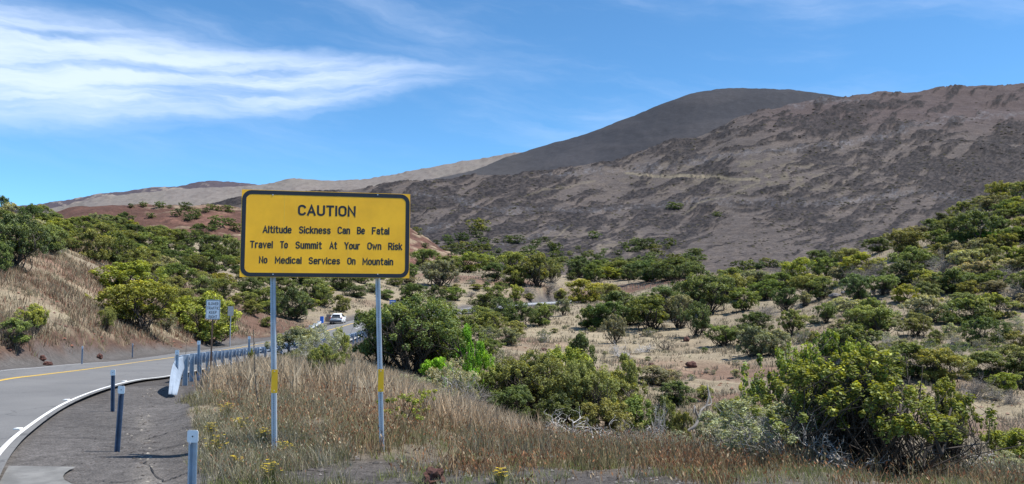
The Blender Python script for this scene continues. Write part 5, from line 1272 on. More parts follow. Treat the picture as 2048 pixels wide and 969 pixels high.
def word_mesh(txt, x0, x1, zb, cap, mat, parent, M=None, name='word', yoff=0.0, weight=0.13):
    """flat word of constant stroke fitted between x0 and x1 with baseline zb and capital height cap, on the plane y = yoff"""
    adv = []; x = 0.0
    for ch in txt:
        g_ = GL[ch]; w_ = max(p[0] for s_ in g_ for p in s_); adv.append(x); x += w_ + 0.24
    tot = x - 0.24; hw = cap * weight / 2; sx = (x1 - x0 - 2 * hw) / tot; sz = cap - 2 * hw
    mb = MB(); lay = 0
    for ch, ax in zip(txt, adv):
        for s_ in GL[ch]:
            pts = [Vector((x0 + hw + (ax + p[0]) * sx, zb + hw + p[1] * sz)) for p in s_]
            pts = [p for i, p in enumerate(pts) if i == 0 or (p - pts[i - 1]).length > 1e-5]
            n = len(pts); vs = []; yy = yoff - 0.00025 * (lay % 3); lay += 1
            for i, p in enumerate(pts):
                a = (pts[i] - pts[i - 1]).normalized() if i > 0 else None; b_ = (pts[i + 1] - pts[i]).normalized() if i < n - 1 else None
                if a is None: t_ = b_; k_ = 1; p = p - t_ * hw * 0.9
                elif b_ is None: t_ = a; k_ = 1; p = p + t_ * hw * 0.9
                else:
                    t_ = a + b_; t_ = t_.normalized() if t_.length > 1e-4 else a; k_ = 1 / max(0.45, t_.dot(a))
                nr_ = Vector((-t_.y, t_.x)) * hw * k_
                vs += [(p.x + nr_.x, yy, p.y + nr_.y), (p.x - nr_.x, yy, p.y - nr_.y)]
            mb.add(vs, [(2 * i, 2 * i + 1, 2 * i + 3, 2 * i + 2) for i in range(n - 1)])
    o = mb.obj(name, mat, parent); o['label'] = 'black lettering reading ' + txt
    return o
def px_on(M, px, py):
    """board coordinates (x, z) of the board point seen at a photograph pixel"""
    u = (px - CX) / F; v = (CY - py) / F
    d_ = Vector((u, cp - v * sp, sp + v * cp)); nrm = Vector(M.col[1][:3]); o_ = M.translation
    t_ = o_.dot(nrm) / d_.dot(nrm); q = M.inverted() @ (d_ * t_)
    return q.x, q.z
TL, TR, BR, BL = P(481, 379, 11.15), P(818.5, 389, 11.62), P(820.5, 557, 11.62), P(482, 554.5, 11.15)
MS, SW, SH = frame_from(TL, TR, BR, BL)
sign = bpy.data.objects.new('caution_sign', None); link(sign); sign.matrix_world = MS
tagit(sign, 'large yellow caution sign with black border and lettering on two perforated steel posts', 'road sign')
mb = MB(); mb.box(-SW / 2, SW / 2, 0.0, 0.004, -SH / 2, SH / 2); mb.obj('panel', M_yel, sign)
ring_obj('border', rrect(SW - 0.012, SH - 0.012, 0.13), rrect(SW - 0.125, SH - 0.125, 0.075), -0.002, 0.0005, M_black, sign)
for cx in (435, 955):
    x_, _ = px_on(MS, 460 + cx / 4.037, 470); mb = MB(); mb.box(x_ - 0.003, x_ + 0.003, -0.0006, 0.0002, -SH / 2 + 0.07, SH / 2 - 0.07); mb.obj('seam', M_seam, sign)
mb = MB()
for zz in (0.42, 0.0, -0.42):
    mb.box(-SW / 2 + 0.06, SW / 2 - 0.06, 0.006, 0.028, zz - 0.025, zz + 0.025)
mb.obj('stiffener', M_alu, sign)
LINES = [(285, 292, 88, [('CAUTION', 548, 1015)]),
         (428, 443, 60, [('Altitude', 263, 497), ('Sickness', 556, 813), ('Can', 868, 970), ('Be', 1025, 1089), ('Fatal', 1145, 1287)]),
         (550, 568, 60, [('Travel', 160, 346), ('To', 403, 467), ('Summit', 528, 742), ('At', 802, 865), ('Your', 922, 1050), ('Own', 1108, 1222), ('Risk', 1277, 1391)]),
         (674, 690, 58, [('No', 233, 302), ('Medical', 362, 578), ('Services', 634, 889), ('On', 946, 1014), ('Mountain', 1069, 1318)])]
for bl_, br_, caph, words in LINES:
    xa, xb = words[0][1], words[-1][2]
    for (tx, a, b_) in words:
        yb = bl_ + (br_ - bl_) * ((a + b_) / 2 - xa) / max(1, xb - xa)
        x0, z0 = px_on(MS, 460 + a / 4.037, 360 + yb / 4.037); x1, _ = px_on(MS, 460 + b_ / 4.037, 360 + yb / 4.037)
        _, zc = px_on(MS, 460 + a / 4.037, 360 + (yb - caph) / 4.037)
        word_mesh(tx, x0, x1, z0, zc - z0, M_black, sign, yoff=-0.0014, weight=0.185 if caph > 70 else 0.175)
# perforated square posts behind the board
def perf_post(p_bot, p_top, parent, wdt=0.064):
    A_ = Vector(tuple(p_bot)); B_ = Vector(tuple(p_top)); L = (B_ - A_).length
    o_x = Vector(MS.col[0][:3]); z = (B_ - A_).normalized(); ang = Matrix.Rotation(math.radians(-9), 3, 'Z')
    x = (ang @ o_x); x = (x - z * x.dot(z)).normalized(); y = z.cross(x)
    M = Matrix((x, y, z)).transposed().to_4x4(); M.translation = A_
    mb = MB(); h = wdt / 2; cell = 0.0254; n = int(L / cell); r_ = 0.0078
    for k in range(n):
        zc = (k + 0.5) * cell
        sq = [(h, 0), (h, cell / 2), (0, cell / 2), (-h, cell / 2), (-h, 0), (-h, -cell / 2), (0, -cell / 2), (h, -cell / 2)]
        oc = [(r_ * math.cos(math.radians(45 * i)), r_ * math.sin(math.radians(45 * i))) for i in range(8)]
        vs = [(a, -h, zc + b) for a, b in sq] + [(a, -h, zc + b) for a, b in oc] + [(a, -h + 0.004, zc + b) for a, b in oc]
        fs = [(i, (i + 1) % 8, 8 + (i + 1) % 8, 8 + i) for i in range(8)] + [(8 + i, 8 + (i + 1) % 8, 16 + (i + 1) % 8, 16 + i) for i in range(8)]
        mb.add(vs, fs)
    Lz = n * cell
    mb.add([(-h, -h, 0), (-h, h, 0), (h, h, 0), (h, -h, 0), (-h, -h, Lz), (-h, h, Lz), (h, h, Lz), (h, -h, Lz)], [(0, 1, 5, 4), (1, 2, 6, 5), (2, 3, 7, 6), (4, 5, 6, 7)])
    o = mb.obj('post', M_galv, parent); o.parent = parent; o.matrix_parent_inverse = MS.inverted(); o.matrix_world = M
    return o, M
def on_line(a, b_, py, py0, py1): return a + (b_ - a) * ((py - py0) / (py1 - py0))
def post_with_plate(bx, by, tx, ty, d, plate, lab):
    bot = P(bx, by, d); top = P(tx, ty, d); dirv = (top - bot); bot2 = bot - dirv * (0.35 / np.linalg.norm(dirv)); top2 = top + dirv * (1.12 / np.linalg.norm(dirv))
    o, M = perf_post(bot2, top2, sign)
    if lab: o['label'] = lab
    (x0, x1, y0, y1) = plate; dp = d - 0.05
    tl, tr, br, bl = P(x0, y0, dp), P(x1, y0, dp), P(x1, y1, dp), P(x0, y1, dp)
    M2, w_, h_ = frame_from(tl, tr, br, bl)
    mb = MB(); mb.prism(rrect(w_, h_, 0.008, 2), (lambda a, b: (a, -0.0015, b), lambda a, b: (a, 0.0015, b)))
    pl_ = mb.obj('marker_plate', M_plate, sign); pl_.matrix_parent_inverse = MS.inverted(); pl_.matrix_world = M2
    bl_ = MB()
    for zz in (h_ / 2 - 0.025, -h_ / 2 + 0.03): bl_.cyl((0, -0.007, zz), (0, 0, zz), 0.008, n=8)
    bo = bl_.obj('bolt', M_alu, pl_)
post_with_plate(549, 905, 546, 556, 11.36, (542.5, 555, 739.5, 786.5), 'left perforated steel post')
post_with_plate(764.5, 925, 755.5, 558, 11.70, (756, 767.5, 738.8, 784), 'right perforated steel post, slightly leaning')
mb = MB()
for (bx, d_) in ((546, 11.2), (755.5, 11.6)):
    for py in (390, 549):
        x_, z_ = px_on(MS, bx, py); mb.cyl((x_, -0.006, z_), (x_, 0.002, z_), 0.009, n=8)
mb.obj('bolt', M_alu, sign)

# ================================================================== slower traffic sign
M_swhite = simple('white_sheeting', (0.70, 0.74, 0.80), 0.45, vary=0.03)
M_navy = simple('black_print', (0.015, 0.02, 0.035), 0.5)
M_rust = simple('rusty_post', (0.17, 0.095, 0.06), 0.85, vary=0.25, scale=20)
d_ = 26.5
M2, w2, h2 = frame_from(P(411.2, 600, d_), P(440, 600.2, d_), P(440.5, 639.6, d_), P(411.8, 639, d_))
s2 = bpy.data.objects.new('traffic_sign', None); link(s2); s2.matrix_world = M2
tagit(s2, 'small white sign reading SLOWER TRAFFIC KEEP RIGHT on a thin brown post', 'road sign')
mb = MB(); mb.prism(rrect(w2, h2, 0.035, 4), (lambda a, b: (a, 0, b), lambda a, b: (a, 0.003, b))); mb.obj('panel', M_swhite, s2)
ring_obj('border', rrect(w2 - 0.02, h2 - 0.02, 0.03, 4), rrect(w2 - 0.045, h2 - 0.045, 0.02, 4), -0.0015, 0.0005, M_navy, s2)
for tx, (a, b_), zc in (('SLOWER', (0.13, 0.87), 0.80), ('TRAFFIC', (0.09, 0.92), 0.58), ('KEEP', (0.24, 0.77), 0.36), ('RIGHT', (0.22, 0.82), 0.14)):
    word_mesh(tx, -w2 / 2 + a * w2, -w2 / 2 + b_ * w2, -h2 / 2 + (zc - 0.075) * h2, 0.145 * h2, M_navy, s2, yoff=-0.0016, weight=0.14)
gz = float(height(P(429, 740, d_)[0], d_)); zt = P(428, 600, d_)[2]; pxx = P(428.5, 640, d_)
mb = MB(); mb.prism([(-0.028, 0), (0.028, 0), (0.028, 0.006), (0.008, 0.028), (-0.008, 0.028), (-0.028, 0.006)], (lambda a, b: (a, 0.004 + b, gz - 0.2 - M2.translation.z), lambda a, b: (a, 0.004 + b, h2 / 2 - 0.02)))
mb.obj('post', M_rust, s2)

# back of a small sign on the far verge, and the blue sign beyond the tree
def plain_sign(name, label, px0, px1, py0, py1, d, mat, postmat, shape='rect', strip_=None, pw=0.05):
    M_, w_, h_ = frame_from(P(px0, py0, d), P(px1, py0, d), P(px1, py1, d), P(px0, py1, d))
    s_ = bpy.data.objects.new(name, None); link(s_); s_.matrix_world = M_; tagit(s_, label, 'road sign')
    mb = MB(); mb.prism(rrect(w_, h_, 0.04, 3), (lambda a, b: (a, 0, b), lambda a, b: (a, 0.004, b))); mb.obj('panel', mat, s_)
    g_ = float(height(M_.translation.x, d)); mb = MB(); mb.box(-pw / 2, pw / 2, 0.006, 0.006 + pw, g_ - 0.2 - M_.translation.z, h_ / 2 - 0.03); mb.obj('post', postmat, s_)
    return s_, w_, h_
M_blue = simple('blue_sheeting', (0.02, 0.13, 0.50), 0.4, vary=0.05)
bs, bw, bh = plain_sign('service_sign', 'small blue road sign showing above the big dark tree right of the post', 779, 791.5, 600.5, 610.5, 120, M_blue, M_galv, pw=0.08)
mb = MB()
mb.box(-bw * 0.38, bw * 0.38, -0.012, -0.002, bh * 0.10, bh * 0.22); mb.box(-bw * 0.3, bw * 0.3, -0.012, -0.002, -bh * 0.22, -bh * 0.12); mb.box(-bw * 0.2, bw * 0.2, -0.012, -0.002, -bh * 0.36, -bh * 0.28); mb.obj('print', M_white, bs)
gs, _, _ = plain_sign('sign_back', 'grey back of a small sign facing away beyond the road', 455.5, 467, 613, 632, 66, M_alu, M_galv, pw=0.06)

# ================================================================== delineator posts
def delineator(cap_px, cap_top, d, base_px, mat=None, width=0.085, height_m=None, capw=0.105, label='', thin=False):
    x0, _, zt = P(cap_px, cap_top, d); xb = P(base_px, cap_top, d)[0]
    gz_ = float(height(xb, d)); Ht = zt - gz_
    e = empty('delineator_post', (xb, d, gz_)); tagit(e, label, 'marker post', 'marker posts along the road edge')
    tilt = math.atan2(x0 - xb, Ht); e.rotation_euler = (0, tilt, math.radians(-6 if base_px < 600 else 0))
    w_ = width; t_ = 0.004; dep = 0.032
    # hat shaped channel, open towards the viewer
    prof = [(-w_ / 2, 0), (-w_ / 2 + 0.014, 0), (-w_ / 2 + 0.024, dep), (w_ / 2 - 0.024, dep), (w_ / 2 - 0.014, 0), (w_ / 2, 0),
            (w_ / 2, t_), (w_ / 2 - 0.012, t_), (w_ / 2 - 0.021, dep + t_), (-w_ / 2 + 0.021, dep + t_), (-w_ / 2 + 0.012, t_), (-w_ / 2, t_)]
    mb = MB(); n = len(prof); zb, zt_ = -0.25, Ht - 0.03
    vs = [(a, b, zb) for a, b in prof] + [(a, b, zt_) for a, b in prof]
    fs = [(i, (i + 1) % n, n + (i + 1) % n, n + i) for i in range(n)]
    for a in ((0, 1, 10, 11), (1, 2, 9, 10), (2, 3, 8, 9), (3, 4, 7, 8), (4, 5, 6, 7)): fs.append(tuple(n + q for q in a))
    mb.add(vs, fs); mb.obj('channel', mat or M_galv, e)
    mb = MB(); ch = 0.112
    if thin: mb.prism(rrect(capw, 0.10, 0.008, 2), (lambda a, b: (a, -0.006, b + Ht - 0.05), lambda a, b: (a, -0.002, b + Ht - 0.05)))
    else: mb.prism(rrect(capw, ch, 0.018, 3), (lambda a, b: (a, -0.008, b + Ht - ch / 2), lambda a, b: (a, -0.003, b + Ht - ch / 2)))
    cp_ = mb.obj('reflector_cap', M_cap, e)
    mb = MB(); mb.cyl((0, -0.013, Ht - ch / 2), (0, -0.008, Ht - ch / 2), 0.007, n=6); mb.obj('bolt', M_bolt_dark, cp_)
M_steel_shade = simple('shade_dark_steel', (0.11, 0.14, 0.21), 0.5, 0.2, vary=0.2, scale=6)  # galvanised steel with the channel's shade put into its colour
delineator(386.5, 860.5, 7.4, 387, label='nearest marker post with a white square cap at the bottom edge')
delineator(244, 772, 11.7, 238.5, mat=M_steel_shade, label='leaning shade-dark steel marker post in the roadside swale, tallest of the left pair')
delineator(226, 740, 16.0, 228, mat=M_steel_shade, label='shade-dark steel marker post nearest the white edge line')
delineator(354.7, 700.5, 19.4, 354.7, width=0.08, label='marker post in front of the guard rail end')
delineator(398, 682, 23.6, 398.5, label='marker post standing just left of the slower traffic sign')
delineator(498.6, 673, 31, 499, label='marker post behind the dead spiky stalk')
delineator(165, 692.6, 33.6, 165, width=0.07, capw=0.07, thin=True, label='slim pale marker post on the far verge, left of the two')
delineator(265.5, 687.5, 46, 265.5, width=0.08, capw=0.08, thin=True, label='slim pale marker post on the far verge, right of the two')

# ================================================================== guard rails
M_guard = simple('shaded_blue_steel', (0.27, 0.33, 0.41), 0.5, 0.3, vary=0.15, scale=5)  # galvanised steel, darkened and blued to carry the backlit shade
def guard_rail(path, name, label, side=1, spacing=1.905, mat=None, post_w=0.12, first=0.4, beam0=0.0):
    """path: top line of the rail; posts stand on its right hand side (side=1) seen along the path"""
    mat = mat or M_guard
    path = np.array(path); seg = np.linalg.norm(np.diff(path, axis=0), axis=1); cum = np.concatenate([[0], np.cumsum(seg)]); L = cum[-1]
    def at(s_):
        p_ = np.array([np.interp(s_, cum, path[:, k]) for k in range(3)]); q_ = np.array([np.interp(min(s_ + 0.3, L), cum, path[:, k]) for k in range(3)]); r_ = np.array([np.interp(max(s_ - 0.3, 0), cum, path[:, k]) for k in range(3)])
        t_ = q_ - r_; t_ /= np.linalg.norm(t_); nr = np.array([t_[1], -t_[0], 0]) * side; nr /= np.linalg.norm(nr); return p_, t_, nr
    e = empty(name, tuple(path[0] - np.array([0, 0, 0.8]))); tagit(e, label, 'guard rail', 'guard rails beside the road')
    o0 = np.array(e.location)
    # beam: W profile swept along the path (offset towards the road, height below the top)
    prof = [(0.0, 0.0), (-0.035, -0.03), (-0.08, -0.07), (-0.08, -0.095), (-0.012, -0.135), (-0.012, -0.175), (-0.08, -0.215), (-0.08, -0.24), (-0.035, -0.28), (0, -0.31)]
    st = np.arange(beam0, L, 0.6); Vv = []
    for s_ in st:
        p_, t_, nr = at(s_)
        for a, b in prof: Vv.append(p_ - nr * (0.21 - a * -1) + np.array([0, 0, b]) - o0)
    me_ = mesh_np('beam', np.array(Vv), grid_faces(len(st), len(prof)), mat, False)
    link(bpy.data.objects.new('beam', me_), e)
    pm = None; s_ = first; k = 0
    while s_ < L - 0.3 and k < 150:
        p_, t_, nr = at(s_); gz_ = float(height(p_[0] + nr[0] * 0.08, p_[1] + nr[1] * 0.08)); hp = max(0.55, p_[2] - gz_)
        if pm is None:
            mb = MB(); w_ = post_w / 2
            mb.box(-w_, -w_ + 0.007, -0.05, 0.05, -1.0, 0.03); mb.box(w_ - 0.007, w_, -0.05, 0.05, -1.0, 0.03); mb.box(-w_ + 0.007, w_ - 0.007, -0.004, 0.004, -1.0, 0.028)
            pm = mb.mesh('post', mat)
            mb = MB(); mb.box(-0.095, -0.088, -0.05, 0.05, -0.33, 0.01); mb.box(0.088, 0.095, -0.05, 0.05, -0.33, 0.01); mb.box(-0.088, 0.088, -0.004, 0.004, -0.33, 0.008)
            bm_ = mb.mesh('blockout', mat)
        rz = math.atan2(nr[1], nr[0])
        po = link(bpy.data.objects.new('post', pm), e); po.location = Vector(tuple(p_ + nr * 0.07 - o0)); po.rotation_euler = (0, 0, rz)
        bo = link(bpy.data.objects.new('blockout', bm_), e); bo.location = Vector(tuple(p_ - nr * 0.105 - o0)); bo.rotation_euler = (0, 0, rz)
        s_ += spacing; k += 1
    return e, at, o0, L
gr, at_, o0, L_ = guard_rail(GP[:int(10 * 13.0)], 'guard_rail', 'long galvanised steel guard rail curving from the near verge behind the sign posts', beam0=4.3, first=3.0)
# flared end piece turned towards the viewer and down into the verge
ca = catmull([P(366, 713, 21), P(356, 716, 20.2), P(347, 727, 19.4), P(341, 750, 18.8), P(337, 789, 18.2)], 4); cb = catmull([P(369, 739, 20.8), P(366, 745, 20), P(362, 757, 19.2), P(358.5, 773, 18.7), P(354, 791, 18.3)], 4)
Vv = []
for k in range(len(ca)):
    for j in range(9):
        f = j / 8; q = ca[k] * (1 - f) + cb[k] * f + np.array([0.3, -1, 0]) * 0.035 * math.cos(f * 4 * math.pi); Vv.append(q - o0)
M_galvl = simple('bright_galvanised_steel', (0.22, 0.27, 0.34), 0.7, 0.0, vary=0.1, scale=6)
eo = link(bpy.data.objects.new('end_terminal', mesh_np('end_terminal', np.array(Vv), grid_faces(len(ca), 9), M_galvl, True)), gr)
sm_ = eo.modifiers.new('thickness', 'SOLIDIFY'); sm_.thickness = 0.006

# far rail by the bend, sunlight put into its steel colour
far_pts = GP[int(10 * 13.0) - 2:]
M_galv_sunlit = simple('sunlit_galvanised_steel', (0.66, 0.68, 0.70), 0.5, 0.1, vary=0.1, scale=3)
guard_rail(far_pts, 'guard_rail', 'sunlit-pale far guard rail round the bend, glimpsed between bushes right of the sign', mat=M_galv_sunlit, side=-1)
# rail on the far side of the road with a blue end marker
fp = [P(618, 652.5, 93), P(632, 645.5, 97), P(645, 637.5, 101.5)]
e2, _, o2, _ = guard_rail(catmull(fp, 5), 'guard_rail', 'short sunlit-white guard rail with a blue end marker beside the parked car', side=-1, mat=M_galv_sunlit, first=0.6, spacing=2.5)
mb = MB(); q = P(643.5, 640, 99.5) - o2; mb.prism(rrect(0.42, 0.85, 0.08, 3), (lambda a, b: (q[0] + a, q[1] - 0.05, q[2] + b), lambda a, b: (q[0] + a * 0.9, q[1] + 0.25, q[2] + b * 0.95)))
mb.obj('end_marker', simple('blue_plastic', (0.03, 0.16, 0.60), 0.45), e2)

# ================================================================== parked car seen from behind
M_carw = simple('white_car_paint', (0.78, 0.79, 0.80), 0.25, vary=0.02)
M_glass = simple('dark_glass', (0.012, 0.014, 0.017), 0.12, spec=0.8)
M_rub = simple('tyre_rubber', (0.02, 0.02, 0.02), 0.85)
M_red = simple('tail_lamp_red', (0.45, 0.02, 0.015), 0.3)
M_plateb = simple('number_plate', (0.6, 0.6, 0.58), 0.5)
cq = P(665, 642, 104); cz = float(height(cq[0], 104.0))
car = empty('parked_car', (cq[0], 106.0, float(height(cq[0] * 106 / 104, 106.0)) + 0.02), rz=math.radians(4)); car.scale = (0.92, 0.92, 0.92)
tagit(car, 'white hatchback parked on the far verge with a front door standing open', 'car')
def loft(sections, name, mat, parent, smooth=True):
    """sections: list of (y, [(x,z)...]) with equal counts"""
    Vv = []; n = len(sections[0][1])
    for y, pr in sections:
        for a, b in pr: Vv.append((a, y, b))
    m = len(sections); mb = MB(); fs = []
    for i in range(m - 1):
        for j in range(n): fs.append((i * n + j, i * n + (j + 1) % n, (i + 1) * n + (j + 1) % n, (i + 1) * n + j))
    fs += [tuple(range(n))[::-1], tuple((m - 1) * n + q for q in range(n))]
    mb.add(Vv, fs); return mb.obj(name, mat, parent, smooth)
def csec(w_, z0, zs, zr, wr):
    """closed section: sill z0, shoulder height zs (half width w_), roof zr (half width wr)"""
    h = [(w_ * 0.92, z0), (w_, z0 + 0.15), (w_ * 1.0, (z0 + zs) / 2), (w_ * 0.97, zs), (wr, zr - 0.06), (wr * 0.8, zr)]
    return h + [(-a, b) for a, b in h[::-1]]
body_s = [(0.0, csec(0.80, 0.42, 0.92, 1.0, 0.66)), (0.10, csec(0.88, 0.30, 0.98, 1.12, 0.66)), (0.35, csec(0.91, 0.24, 1.0, 1.38, 0.60)), (0.75, csec(0.92, 0.22, 1.0, 1.50, 0.60)), (1.6, csec(0.92, 0.22, 0.98, 1.54, 0.62)),
          (2.4, csec(0.92, 0.22, 0.96, 1.48, 0.60)), (3.1, csec(0.92, 0.22, 0.94, 1.06, 0.68)), (3.9, csec(0.90, 0.24, 0.86, 0.93, 0.66)), (4.25, csec(0.80, 0.34, 0.66, 0.72, 0.60))]
bd = loft(body_s, 'body', M_carw, car)
mb = MB(); mb.prism([(-0.60, 1.02), (0.60, 1.02), (0.52, 1.40), (-0.52, 1.40)], (lambda a, b: (a, 0.03 + (b - 1.0) * 0.78 - 0.03, b), lambda a, b: (a, 0.03 + (b - 1.0) * 0.78 + 0.02, b))); mb.obj('rear_window', M_glass, car)
for s_ in (-1, 1):
    mb = MB(); mb.prism([(0.55, 1.05), (2.75, 1.03), (2.3, 1.42), (0.8, 1.44)], (lambda a, b: (s_ * (0.90 - (b - 1.0) * 0.62), a, b), lambda a, b: (s_ * (0.915 - (b - 1.0) * 0.62), a, b))); mb.obj('side_window', M_glass, car)
    mb = MB(); mb.box(s_ * 0.80 - 0.1, s_ * 0.80 + 0.1, -0.03, 0.2, 0.82, 1.0); mb.obj('tail_lamp', M_red, car, bevel=0.02)
    for y in (0.75, 3.35):
        mb = MB(); mb.cyl((s_ * 0.72, y, 0.32), (s_ * 0.93, y, 0.32), 0.33, n=18); wl = mb.obj('wheel', M_rub, car)
        mb = MB(); mb.cyl((s_ * 0.931, y, 0.32), (s_ * 0.94, y, 0.32), 0.20, n=12); mb.obj('rim', M_alu, wl)
    mb = MB(); mb.box(s_ * 1.0 - 0.09, s_ * 1.0 + 0.09, 2.55, 2.67, 0.98, 1.12); mb.obj('mirror', M_carw, car, bevel=0.02)
mb = MB(); mb.box(-0.82, 0.82, -0.06, 0.10, 0.30, 0.56); mb.obj('bumper', simple('dark_bumper', (0.05, 0.05, 0.055), 0.6), car, bevel=0.02)
mb = MB(); mb.box(-0.24, 0.24, -0.035, -0.002, 0.68, 0.80); mb.obj('number_plate', M_plateb, car)
mb = MB(); mb.box(-0.66, 0.66, -0.02, 0.03, 0.86, 1.0); mb.obj('tailgate_trim', M_glass, car)
mb = MB(); mb.box(-0.95, 0.0, 0, 0.06, 0.30, 1.0); mb.box(-0.80, -0.1, 0.01, 0.05, 1.0, 1.38)
dr_ = mb.obj('open_door', simple('door_inner', (0.09, 0.08, 0.08), 0.6), car, bevel=0.015); dr_.location = (-0.92, 2.2, 0); dr_.rotation_euler = (0, 0, math.radians(25)); dr_['label'] = 'open door showing its dark inner side'

# ================================================================== stalks, flowers, rocks
def stalk(px, base_py, top_px, top_py, d, label, r_=0.022):
    b_ = P(px, base_py, d); b_[2] = float(height(b_[0], d)) - 0.05; t__ = P(top_px, top_py, d); rng = np.random.default_rng(int(px))
    m = (b_ + t__) / 2 + np.array([-0.03, 0.02, 0]); pts = catmull([b_, m, t__], 6) - b_
    V0 = tubes_mesh('stem', [(pts, np.linspace(r_ * 0.5, r_ * 0.25, len(pts)))], M_deaddark, 6)
    e = empty('dead_stalk', tuple(b_)); tagit(e, label, 'dead plant', 'dead plant stalks')
    link(bpy.data.objects.new('stem', V0), e)
    paths = []
    for k in range(120):
        f = rng.uniform(0.12, 1) ; q = pts[min(len(pts) - 1, int(f * (len(pts) - 1)))] + (pts[min(len(pts) - 1, int(f * (len(pts) - 1)) + 1)] - pts[int(f * (len(pts) - 1))]) * rng.random()
        a = rng.uniform(0, 6.28); dv = np.array([math.cos(a), math.sin(a), 0.6]) * r_ * rng.uniform(0.7, 1.5) * (1.15 - 0.6 * f)
        paths.append(([q, q + dv * 0.6, q + dv], [r_ * 0.32, r_ * 0.28, r_ * 0.06]))
    o = link(bpy.data.objects.new('seed_pods', tubes_mesh('seed_pods', paths, M_deaddark, 4)), e); o['kind'] = 'stuff'
stalk(521, 772, 507, 660, 14.5, 'dark dead spiky flower stalk leaning left of the left sign post')
stalk(484, 752, 477, 722, 18, 'short thin dead stalk left of the tall spiky one', 0.012)
stalk(1270 - 788, 800, 478, 752, 16, 'short dead stalk in the grass below the guard rail', 0.010)
stalk(372, 670, 378, 652, 42, 'small dark dead stem on the far roadside', 0.02)
stalk(57, 612, 60, 585, 44, 'dark dead snag on the left bank', 0.05)

M_fl = simple('yellow_petal', (0.75, 0.55, 0.02), 0.6, vary=0.1)
FLB = [np.array(c_) for c_ in ((0.20, 0.19, 0.07), (0.28, 0.22, 0.13), (0.15, 0.15, 0.05))]
def flower_plant(px, py, hpx, wpx, label, nf=26):
    loc = hit(px, py)
    if loc is None: return
    s_ = loc.y / F; H_ = hpx * s_; Wd = wpx * s_; rng = np.random.default_rng(int(px * 7)); n = 130
    e = empty('flowering_weed', tuple(loc)); tagit(e, label, 'weed', 'yellow flowered weeds on the cinder')
    a = rng.uniform(0, 6.28, n); sp_ = rng.uniform(0, 0.5, n) ** 0.8 * Wd; hh = H_ * rng.uniform(0.5, 1.0, n)
    tip = np.stack([np.cos(a) * sp_, np.sin(a) * sp_, hh], 1); bs_ = tip * np.array([0.12, 0.12, 0]) - np.array([0, 0, 0.02]); md = (tip + bs_) * 0.5 + np.stack([np.cos(a) * sp_ * 0.15, np.sin(a) * sp_ * 0.15, 0 * a], 1)
    w_ = np.stack([np.sin(a), -np.cos(a), 0 * a], 1) * 0.004
    Vv = np.stack([bs_ - w_, bs_ + w_, md - w_, md + w_, tip - w_ * .4, tip + w_ * .4], 1).reshape(-1, 3); i = np.arange(n)[:, None] * 6
    Ff = np.concatenate([i + np.array([[0, 1, 3, 2]]), i + np.array([[2, 3, 5, 4]])])
    T = np.repeat(np.array(FLB)[rng.integers(0, 3, n)] * rng.uniform(0.8, 1.3, n)[:, None], 6, 0)
    o = link(bpy.data.objects.new('stems', mesh_np('stems', Vv, Ff, M_blade, False, {'tint': T})), e); o['kind'] = 'stuff'
    mb = MB()
    for k in rng.choice(n, nf, replace=False):
        q = tip[k]; r_ = rng.uniform(0.012, 0.019)
        for j in range(6):
            a_ = j * math.pi / 3; mb.add([(q[0], q[1], q[2]), (q[0] + math.cos(a_ - .3) * r_, q[1] + math.sin(a_ - .3) * r_, q[2] + 0.004), (q[0] + math.cos(a_) * r_ * 1.3, q[1] + math.sin(a_) * r_ * 1.3, q[2] + 0.002), (q[0] + math.cos(a_ + .3) * r_, q[1] + math.sin(a_ + .3) * r_, q[2] + 0.004)], [(0, 1, 2, 3)])
    ob = link(bpy.data.objects.new('blossoms', mb.mesh('blossoms', M_fl)), e); ob['kind'] = 'stuff'
for a in [(433, 922, 50, 48, 'largest yellow flowered weed, just right of the nearest marker post'), (452, 841, 34, 36, 'yellow flowered weed on the upper edge of the cinder slope'), (480, 872, 36, 34, 'yellow flowered weed midway between marker post and left sign post'),
          (474, 945, 34, 22, 'thin yellow flowered weed below the largest one'), (527, 892, 34, 34, 'yellow flowered weed just left of the left sign post base'), (571, 916, 34, 34, 'yellow flowered weed just right of the left sign post base'),
          (543, 968, 44, 40, 'yellow flowered weed at the bottom edge below the left sign post'), (419, 880, 34, 30, 'yellow flowered weed behind the largest one at left'), (608, 897, 22, 22, 'small weed with few flowers right of the left sign post'),
          (440, 800, 20, 26, 'small yellow flowered weed near the guard rail end'), (1000, 968, 30, 24, 'small weed at the bottom edge right of the red rock')]:
    flower_plant(*a)
M_redrock = simple('red_lava_rock', (0.085, 0.036, 0.027), 0.9, vary=0.4, scale=14, bump=1.0, bscale=30)
def rock(px, py, wpx, hpx, label, mat=None, seed=1, knob=0.35):
    loc = hit(px, py)
    if loc is None: return
    s_ = loc.y / F; bm = bmesh.new(); bmesh.ops.create_icosphere(bm, subdivisions=3, radius=0.5); rng = random.Random(seed)
    from mathutils import noise as mn
    for v_ in bm.verts:
        n_ = mn.fractal(v_.co * 3.2 + Vector((seed * 3.1, 0, 0)), 1.0, 2.0, 4) ; v_.co *= 1 + knob * n_
    me_ = bpy.data.meshes.new('rock'); bm.to_mesh(me_); bm.free(); me_.materials.append(mat or M_redrock)
    o = link(bpy.data.objects.new('rock', me_)); o.scale = (wpx * s_, wpx * s_ * 0.8, hpx * s_ * 1.2); o.location = loc + Vector((0, 0, hpx * s_ * 0.42)); tagit(o, label, 'rock', 'loose lava rocks')
rock(868, 966, 44, 26, 'knobbly dark red lava rock at the bottom edge right of the sign', seed=2, knob=0.8)
rock(95, 731, 17, 8, 'reddish rock lying on the grey shoulder left of the far marker post', seed=3)
